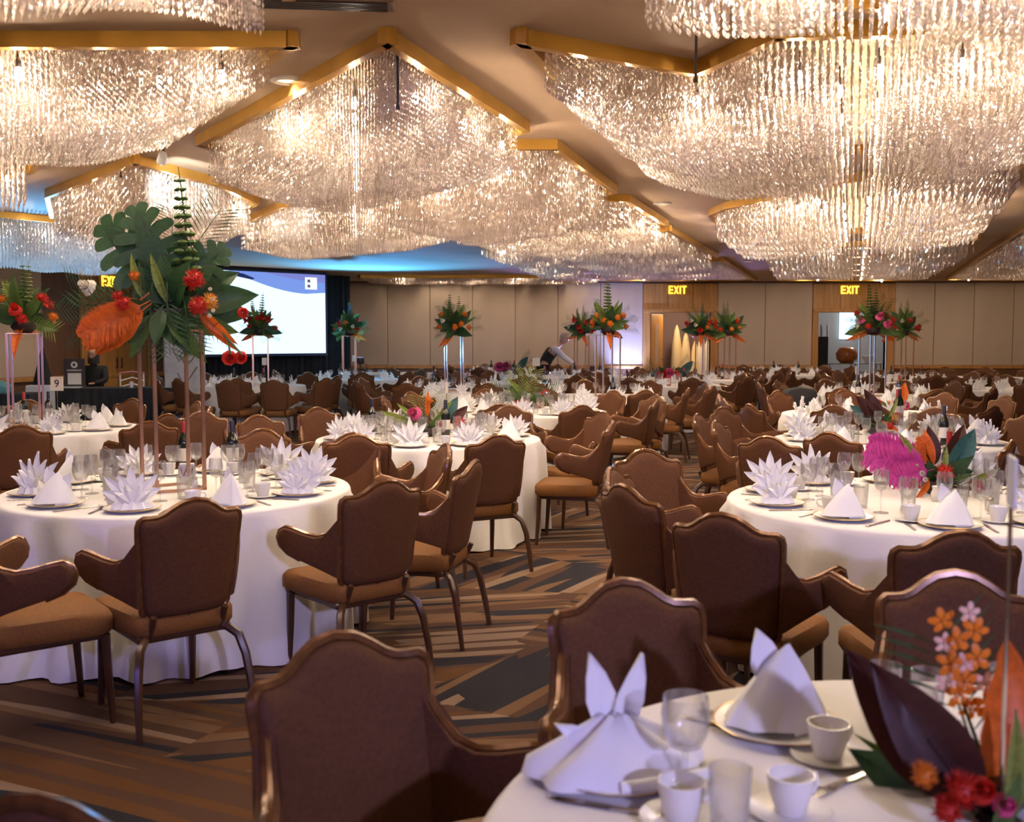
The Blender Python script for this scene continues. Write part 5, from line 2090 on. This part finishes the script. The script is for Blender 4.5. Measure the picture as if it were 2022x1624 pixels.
for (px, py), r, k_ in (((1900, 1560), .036, 'red'), ((1825, 1530), .026, 'orange'), ((1870, 1600), .03, 'red'), ((1945, 1560), .024, 'rred'), ((1990, 1590), .02, 'pink')):
    c = np_(px, py, Y0 - .12)
    item(near, k_, c, (0, -1, .5), r)

# ------------------------------------------------------------------ exhibitor corner at the left
c = P(225, 826, 0)
EX, EY = -7.0, 17.5


def skirt_table(x, y, L, Dp, rz, label):
    t = obj('skirted_table', None, None, (x, y, 0), (0, 0, rz), label=label, cat='table')
    n = 90
    per = []
    for a, b in (((-L / 2, -Dp / 2), (L / 2, -Dp / 2)), ((L / 2, -Dp / 2), (L / 2, Dp / 2)), ((L / 2, Dp / 2), (-L / 2, Dp / 2)), ((-L / 2, Dp / 2), (-L / 2, -Dp / 2))):
        m_ = int(n * math.hypot(b[0] - a[0], b[1] - a[1]) / L) + 2
        for i in range(m_):
            u = i / m_
            per.append((a[0] + (b[0] - a[0]) * u, a[1] + (b[1] - a[1]) * u))
    N = len(per)
    v = []
    for z in (.75, .4, .01):
        for i, (a, b) in enumerate(per):
            k = 1 + (.75 - z) * .05 * math.sin(i * 1.1)
            v.append((a * k, b * (1 + (.75 - z) * .12 * math.sin(i * 1.1)), z))
    f = [(r * N + i, r * N + (i + 1) % N, (r + 1) * N + (i + 1) % N, (r + 1) * N + i) for r in range(2) for i in range(N)]
    f.append(tuple(range(N)))
    obj('table_skirt', (G().add(v, f), M_BLACK, True), t)
    return t


skirt_table(EX + .15, EY, 2.3, .7, .15, 'long table with a floor-length black skirt under the side wall exit sign')
skirt_table(-8.0, 15.6, 1.6, .7, .15, 'shorter black-skirted table at the left edge')
t = obj('sign_board', (G().bevbox(-.17, .17, -.01, .01, 0, .48, .004), mat('board_charcoal', (.05, .04, .045), .5), False), None, (EX - .33, EY - .1, .755), (0, 0, .1), label='charcoal sign board with a white square on the black-skirted table', cat='sign')
obj('white_square', (G().box(-.11, .11, -.014, -.01, .05, .24), mat('card_white', (.85, .82, .8), .5), False), t)
obj('round_emblem', (G().lathe([(.055, 0), (.055, .004)], 20, Matrix.Translation((0, -.01, .38)) @ Matrix.Rotation(PI / 2, 4, 'X')), mat('card_white', (.85, .82, .8), .5), False), t)
obj('emblem_centre', (G().lathe([(.025, 0), (.025, .004)], 16, Matrix.Translation((0, -.015, .38)) @ Matrix.Rotation(PI / 2, 4, 'X')), mat('board_charcoal', (.05, .04, .045), .5), False), t)
obj('caption_bar', (G().box(-.12, .12, -.013, -.01, .275, .30), mat('card_grey', (.5, .45, .45), .5), False), t)
obj('white_tray', (G().bevbox(-.35, .25, -.12, .12, 0, .02, .006), mat('gloss_white', (.85, .85, .88), .2), False), None, (EX - .45, EY - .18, .752), (0, 0, .1), label='flat white tray on the black-skirted table', cat='tray')
obj('white_cup', (G().lathe([(.03, 0), (.035, .1), (.033, .1), (.001, .01)], 14), mat('gloss_white', (.85, .85, .88), .2), True), None, (EX + .62, EY - .1, .752), label='white cup at the end of the black-skirted table', cat='cup')
t = empty('bistro_chair', (-6.75, 18.35, 0), .2, label='white framed chair with red top rail behind the black-skirted table', cat='chair')
M_WP = mat('white_paint', (.8, .78, .78), .4)
for sx in (-.2, .2):
    for sy in (-.2, .2):
        obj('leg', (G().tube([(sx, sy, 0), (sx, sy, .45 if sy < 0 else .95)], .014), M_WP, True), t)
obj('seat', (G().bevbox(-.22, .22, -.22, .22, .45, .48, .01), M_WP, False), t)
obj('top_rail', (G().tube([(-.22, .2, .95), (0, .23, .98), (.22, .2, .95)], .02), mat('dusty_red', (.35, .12, .12), .6), True), t)
for k in range(3):
    obj('back_bow', (G().tube([(-.2, .2, .6 + k * .11), (0, .22, .66 + k * .11), (.2, .2, .6 + k * .11)], .012), M_WP, True), t)
obj('display_box', (G().bevbox(-.19, .19, -.12, .12, 0, .36, .01), mat('gloss_white', (.85, .85, .88), .2), False), None, (-7.55, 16.6, .0), (0, 0, .1), (1, 1, 2.3), label='bright white upright box behind the table marked 9', cat='box')
g = G()
for k in range(5):
    g.pad([(-.2 + k * .02, 0), (.2, .0), (.22, .08), (.0, .16), (-.2, .1)], lambda a, b, d, k=k: (a, d + k * .03, b + .01 * k), .03, .03, .01, .01)
obj('teal_cloth', (g, mat('teal_textile', (.12, .32, .34), .8), True), None, (-7.75, 15.55, .755), label='crumpled teal cloth on the shorter black table', cat='cloth')
# black draped tripod seen behind the thick stand legs
g = G().lathe([(.30, 0), (.24, .5), (.13, .95), (.06, 1.25), (.02, 1.42)], 14)
obj('draped_tripod', (g, M_BLACK, True), None, (-7.95, 17.6, 0), label='pointed black draped tripod beside the side wall', cat='tripod')


# ------------------------------------------------------------------ people
def skin_body(name, pts, edges, radii, mt, parent=None, sub=2, loc=None, rot=None):
    me = bpy.data.meshes.new(name)
    me.from_pydata(pts, edges, [])
    o = bpy.data.objects.new(name, me)
    COL.objects.link(o)
    sk = o.modifiers.new('skin', 'SKIN')
    sk.use_smooth_shade = True
    for i, r in enumerate(radii):
        d = me.skin_vertices[0].data[i]
        d.radius = r if isinstance(r, tuple) else (r, r)
        d.use_root = i == 0
    ss = o.modifiers.new('sub', 'SUBSURF')
    ss.levels = sub
    ss.render_levels = sub
    dg = bpy.context.evaluated_depsgraph_get()
    ev = bpy.data.meshes.new_from_object(o.evaluated_get(dg))
    bpy.data.objects.remove(o)
    ev.materials.clear()
    ev.materials.append(mt)
    ev.polygons.foreach_set('use_smooth', [True] * len(ev.polygons))
    r_ = obj(name, ev, parent, loc, rot)
    return r_


M_SKIN = mat('skin', (.55, .30, .20), .5)
M_SHIRT = mat('white_shirt', (.72, .70, .78), .8)
M_HAIR = mat('grey_hair', (.42, .33, .27), .8)
M_DHAIR = mat('dark_hair', (.02, .014, .012), .6)
# waiter leaning over the far table: x is the direction he reaches
wt = empty('person', (.70, 23.3, 0), 0, label='grey-haired waiter in black vest and white shirt leaning over a far table', cat='person')
body = [(0, 0, .93), (.06, 0, 1.08), (.17, 0, 1.25), (.27, 0, 1.36), (.36, -.01, 1.43), (.42, -.01, 1.47),
        (.26, -.19, 1.35), (.45, -.24, 1.17), (.66, -.17, 1.02), (.74, -.15, .99),
        (.26, .19, 1.35), (.47, .24, 1.15), (.70, .16, 1.0), (.78, .14, .97),
        (-.01, -.10, .88), (.03, -.11, .48), (-.05, -.11, .08), (.09, -.12, .04),
        (-.01, .10, .88), (-.06, .11, .48), (-.12, .11, .08), (.02, .12, .04)]
edges = [(0, 1), (1, 2), (2, 3), (3, 4), (4, 5), (3, 6), (6, 7), (7, 8), (8, 9), (3, 10), (10, 11), (11, 12), (12, 13), (0, 14), (14, 15), (15, 16), (16, 17), (0, 18), (18, 19), (19, 20), (20, 21)]
rad = [.135, .125, .135, .13, .05, .05, .065, .048, .034, .03, .065, .048, .034, .03, .085, .06, .04, .035, .085, .06, .04, .035]
skin_body('body', body, edges, rad, M_SKIN, wt)
# head with brow, nose, chin and ears
g = G()
hm = Matrix.Translation((.47, -.01, 1.56)) @ Matrix.Rotation(math.radians(38), 4, 'Y')
g.add([], [])
g.lathe([(.012, -.125), (.045, -.115), (.066, -.07), (.078, -.01), (.082, .04), (.072, .09), (.04, .12), (.005, .13)], 16, hm @ Matrix.Scale(1.18, 4, (1, 0, 0)))
g.add([(.085, -.012, -.03), (.085, .012, -.03), (.115, 0, -.035), (.088, 0, .02)], [(0, 2, 3), (2, 1, 3), (0, 1, 2)], hm)
g.ball((.03, -.08, -.01), .022, 8, 5, hm, 1.5)
g.ball((.03, .08, -.01), .022, 8, 5, hm, 1.5)
g.box(.078, .094, -.03, .03, -.075, -.068, hm)
hd = obj('head', (g, M_SKIN, True), wt)
for s in (-1, 1):
    obj('eye', (G().ball((.088, s * .03, .012), .01, 8, 5, hm), M_DARK, True), hd)
obj('hair', (G().lathe([(.088, -.03), (.092, .03), (.084, .09), (.05, .13), (.005, .142)], 14, hm @ Matrix.Translation((-.02, 0, 0)) @ Matrix.Scale(1.15, 4, (1, 0, 0))), M_HAIR, True), wt)
skin_body('shirt', [body[i] for i in (3, 2, 6, 7, 8, 10, 11, 12)], [(0, 1), (0, 2), (2, 3), (3, 4), (0, 5), (5, 6), (6, 7)], [.135, .14, .075, .062, .046, .075, .062, .046], M_SHIRT, wt)
skin_body('vest', [(-.01, 0, .90), (.06, 0, 1.08), (.16, 0, 1.24), (.25, 0, 1.34)], [(0, 1), (1, 2), (2, 3)], [.15, .145, .155, .15], M_BLACK, wt)
skin_body('trousers', [body[i] for i in (0, 14, 15, 16, 18, 19, 20)], [(0, 1), (1, 2), (2, 3), (0, 4), (4, 5), (5, 6)], [.14, .095, .072, .055, .095, .072, .055], M_BLACK, wt)
for s, (wx, wy, wz) in ((-1, body[9]), (1, body[13])):
    g = G()
    g.pad([(-.03, -.04), (.03, -.04), (.035, .03), (-.035, .03)], lambda a, b, d: (wx + .02 + b, wy + a, wz - .02 + d), .013, .013, .003, .003)
    for k in range(4):
        g.tube([(wx + .045, wy - .03 + .02 * k, wz - .02), (wx + .085 + .008 * (k in (1, 2)), wy - .032 + .021 * k, wz - .03), (wx + .11 + .008 * (k in (1, 2)), wy - .033 + .022 * k, wz - .05)], [.009, .008, .006], 6)
    g.tube([(wx, wy + s * -.035, wz - .02), (wx + .03, wy + s * -.06, wz - .03), (wx + .06, wy + s * -.065, wz - .04)], [.011, .009, .007], 6)
    obj('hand', (g, M_SKIN, True), wt)
# seated person in black behind the exhibitor table
st = empty('person', (-7.35, 18.3, 0), 0, label='person in black seated behind the black-skirted table, under the orange plume', cat='person')
b2 = [(0, 0, .50), (0, -.02, .72), (0, -.04, .95), (0, -.05, 1.08), (0, -.06, 1.18), (-.19, -.04, 1.05), (-.25, -.16, .84), (-.12, -.34, .80), (.19, -.04, 1.05), (.25, -.16, .84), (.12, -.34, .80),
      (-.11, -.04, .50), (-.12, -.44, .50), (-.12, -.42, .08), (-.12, -.54, .04), (.11, -.04, .50), (.12, -.44, .50), (.12, -.42, .08), (.12, -.54, .04)]
e2 = [(0, 1), (1, 2), (2, 3), (3, 4), (2, 5), (5, 6), (6, 7), (2, 8), (8, 9), (9, 10), (0, 11), (11, 12), (12, 13), (13, 14), (0, 15), (15, 16), (16, 17), (17, 18)]
skin_body('body', b2, e2, [.15, .14, .15, .06, .05, .07, .055, .038, .07, .055, .038, .09, .07, .05, .04, .09, .07, .05, .04], M_BLACK, st)
hm = Matrix.Translation((0, -.07, 1.29)) @ Matrix.Rotation(-PI / 2, 4, 'Z')
g = G().lathe([(.012, -.125), (.045, -.115), (.066, -.07), (.078, -.01), (.082, .04), (.072, .09), (.04, .12), (.005, .13)], 16, hm @ Matrix.Scale(1.15, 4, (1, 0, 0)))
g.add([(.085, -.012, -.03), (.085, .012, -.03), (.112, 0, -.035), (.088, 0, .02)], [(0, 2, 3), (2, 1, 3), (0, 1, 2)], hm)
hd = obj('head', (g, M_SKIN, True), st)
for s in (-1, 1):
    obj('eye', (G().ball((.088, s * .03, .012), .01, 8, 5, hm), M_DARK, True), hd)
obj('hair', (G().lathe([(.10, -.16), (.098, -.05), (.094, .03), (.084, .09), (.05, .13), (.005, .142)], 14, hm @ Matrix.Translation((-.03, 0, 0)) @ Matrix.Scale(1.1, 4, (1, 0, 0))), M_DHAIR, True), st)
for s in (-1, 1):
    g = G()
    g.pad([(-.03, -.04), (.03, -.04), (.035, .03), (-.035, .03)], lambda a, b, d: (s * .1 + a, -.37 - b, .80 + d), .012, .012, .003, .003)
    for k in range(4):
        g.tube([(s * .1 - .03 + .02 * k, -.40, .80), (s * .1 - .03 + .02 * k, -.44, .795), (s * .1 - .03 + .02 * k, -.465, .785)], [.009, .008, .006], 6)
    g.tube([(s * .065, -.36, .80), (s * .045, -.39, .795)], [.010, .008], 6)
    obj('hand', (g, M_SKIN, True), st)
t = obj('stool', (G().lathe([(.17, .40), (.18, .42), (.17, .44)], 18), M_DARK, True), None, (-7.35, 18.35, 0), label='dark stool under the seated person in black', cat='stool')
for k in range(4):
    obj('leg', (G().tube([(.12 * math.cos(k * PI / 2 + .7), .12 * math.sin(k * PI / 2 + .7), .40), (.18 * math.cos(k * PI / 2 + .7), .18 * math.sin(k * PI / 2 + .7), 0)], .012), M_DARK, True), t)

# uplight fixtures
for x, y, z, lab in ((-3.3, 22.6, 1.02, 'black stage light on a pole at the free end of the drape'), (-7.0, 16.2, .0, 'black floor uplight by the side wall'), (2.95, 25.95, .0, 'black floor uplight washing the wall beside the first door blue'), (2.62, 25.7, .0, 'second floor uplight near the first door')):
    t = obj('floor_uplight', (G().lathe([(.08, .0), (.09, .02), (.085, .13), (.07, .14)], 16), M_DARK, True), None, (x, y, z), label=lab, cat='light')
    if z > .5:
        obj('pole', (G().tube([(0, 0, -z), (0, 0, .02)], .015).box(-.2, .2, -.02, .02, -z, -z + .03).box(-.02, .02, -.2, .2, -z, -z + .03), M_DARK, True), t)
    obj('lens', (G().lathe([(.065, .141), (.001, .142)], 14, cap=False), emitmat('uplight_lens', (.3, .5, 1), 4), False), t)
print('objects', len(bpy.data.objects))
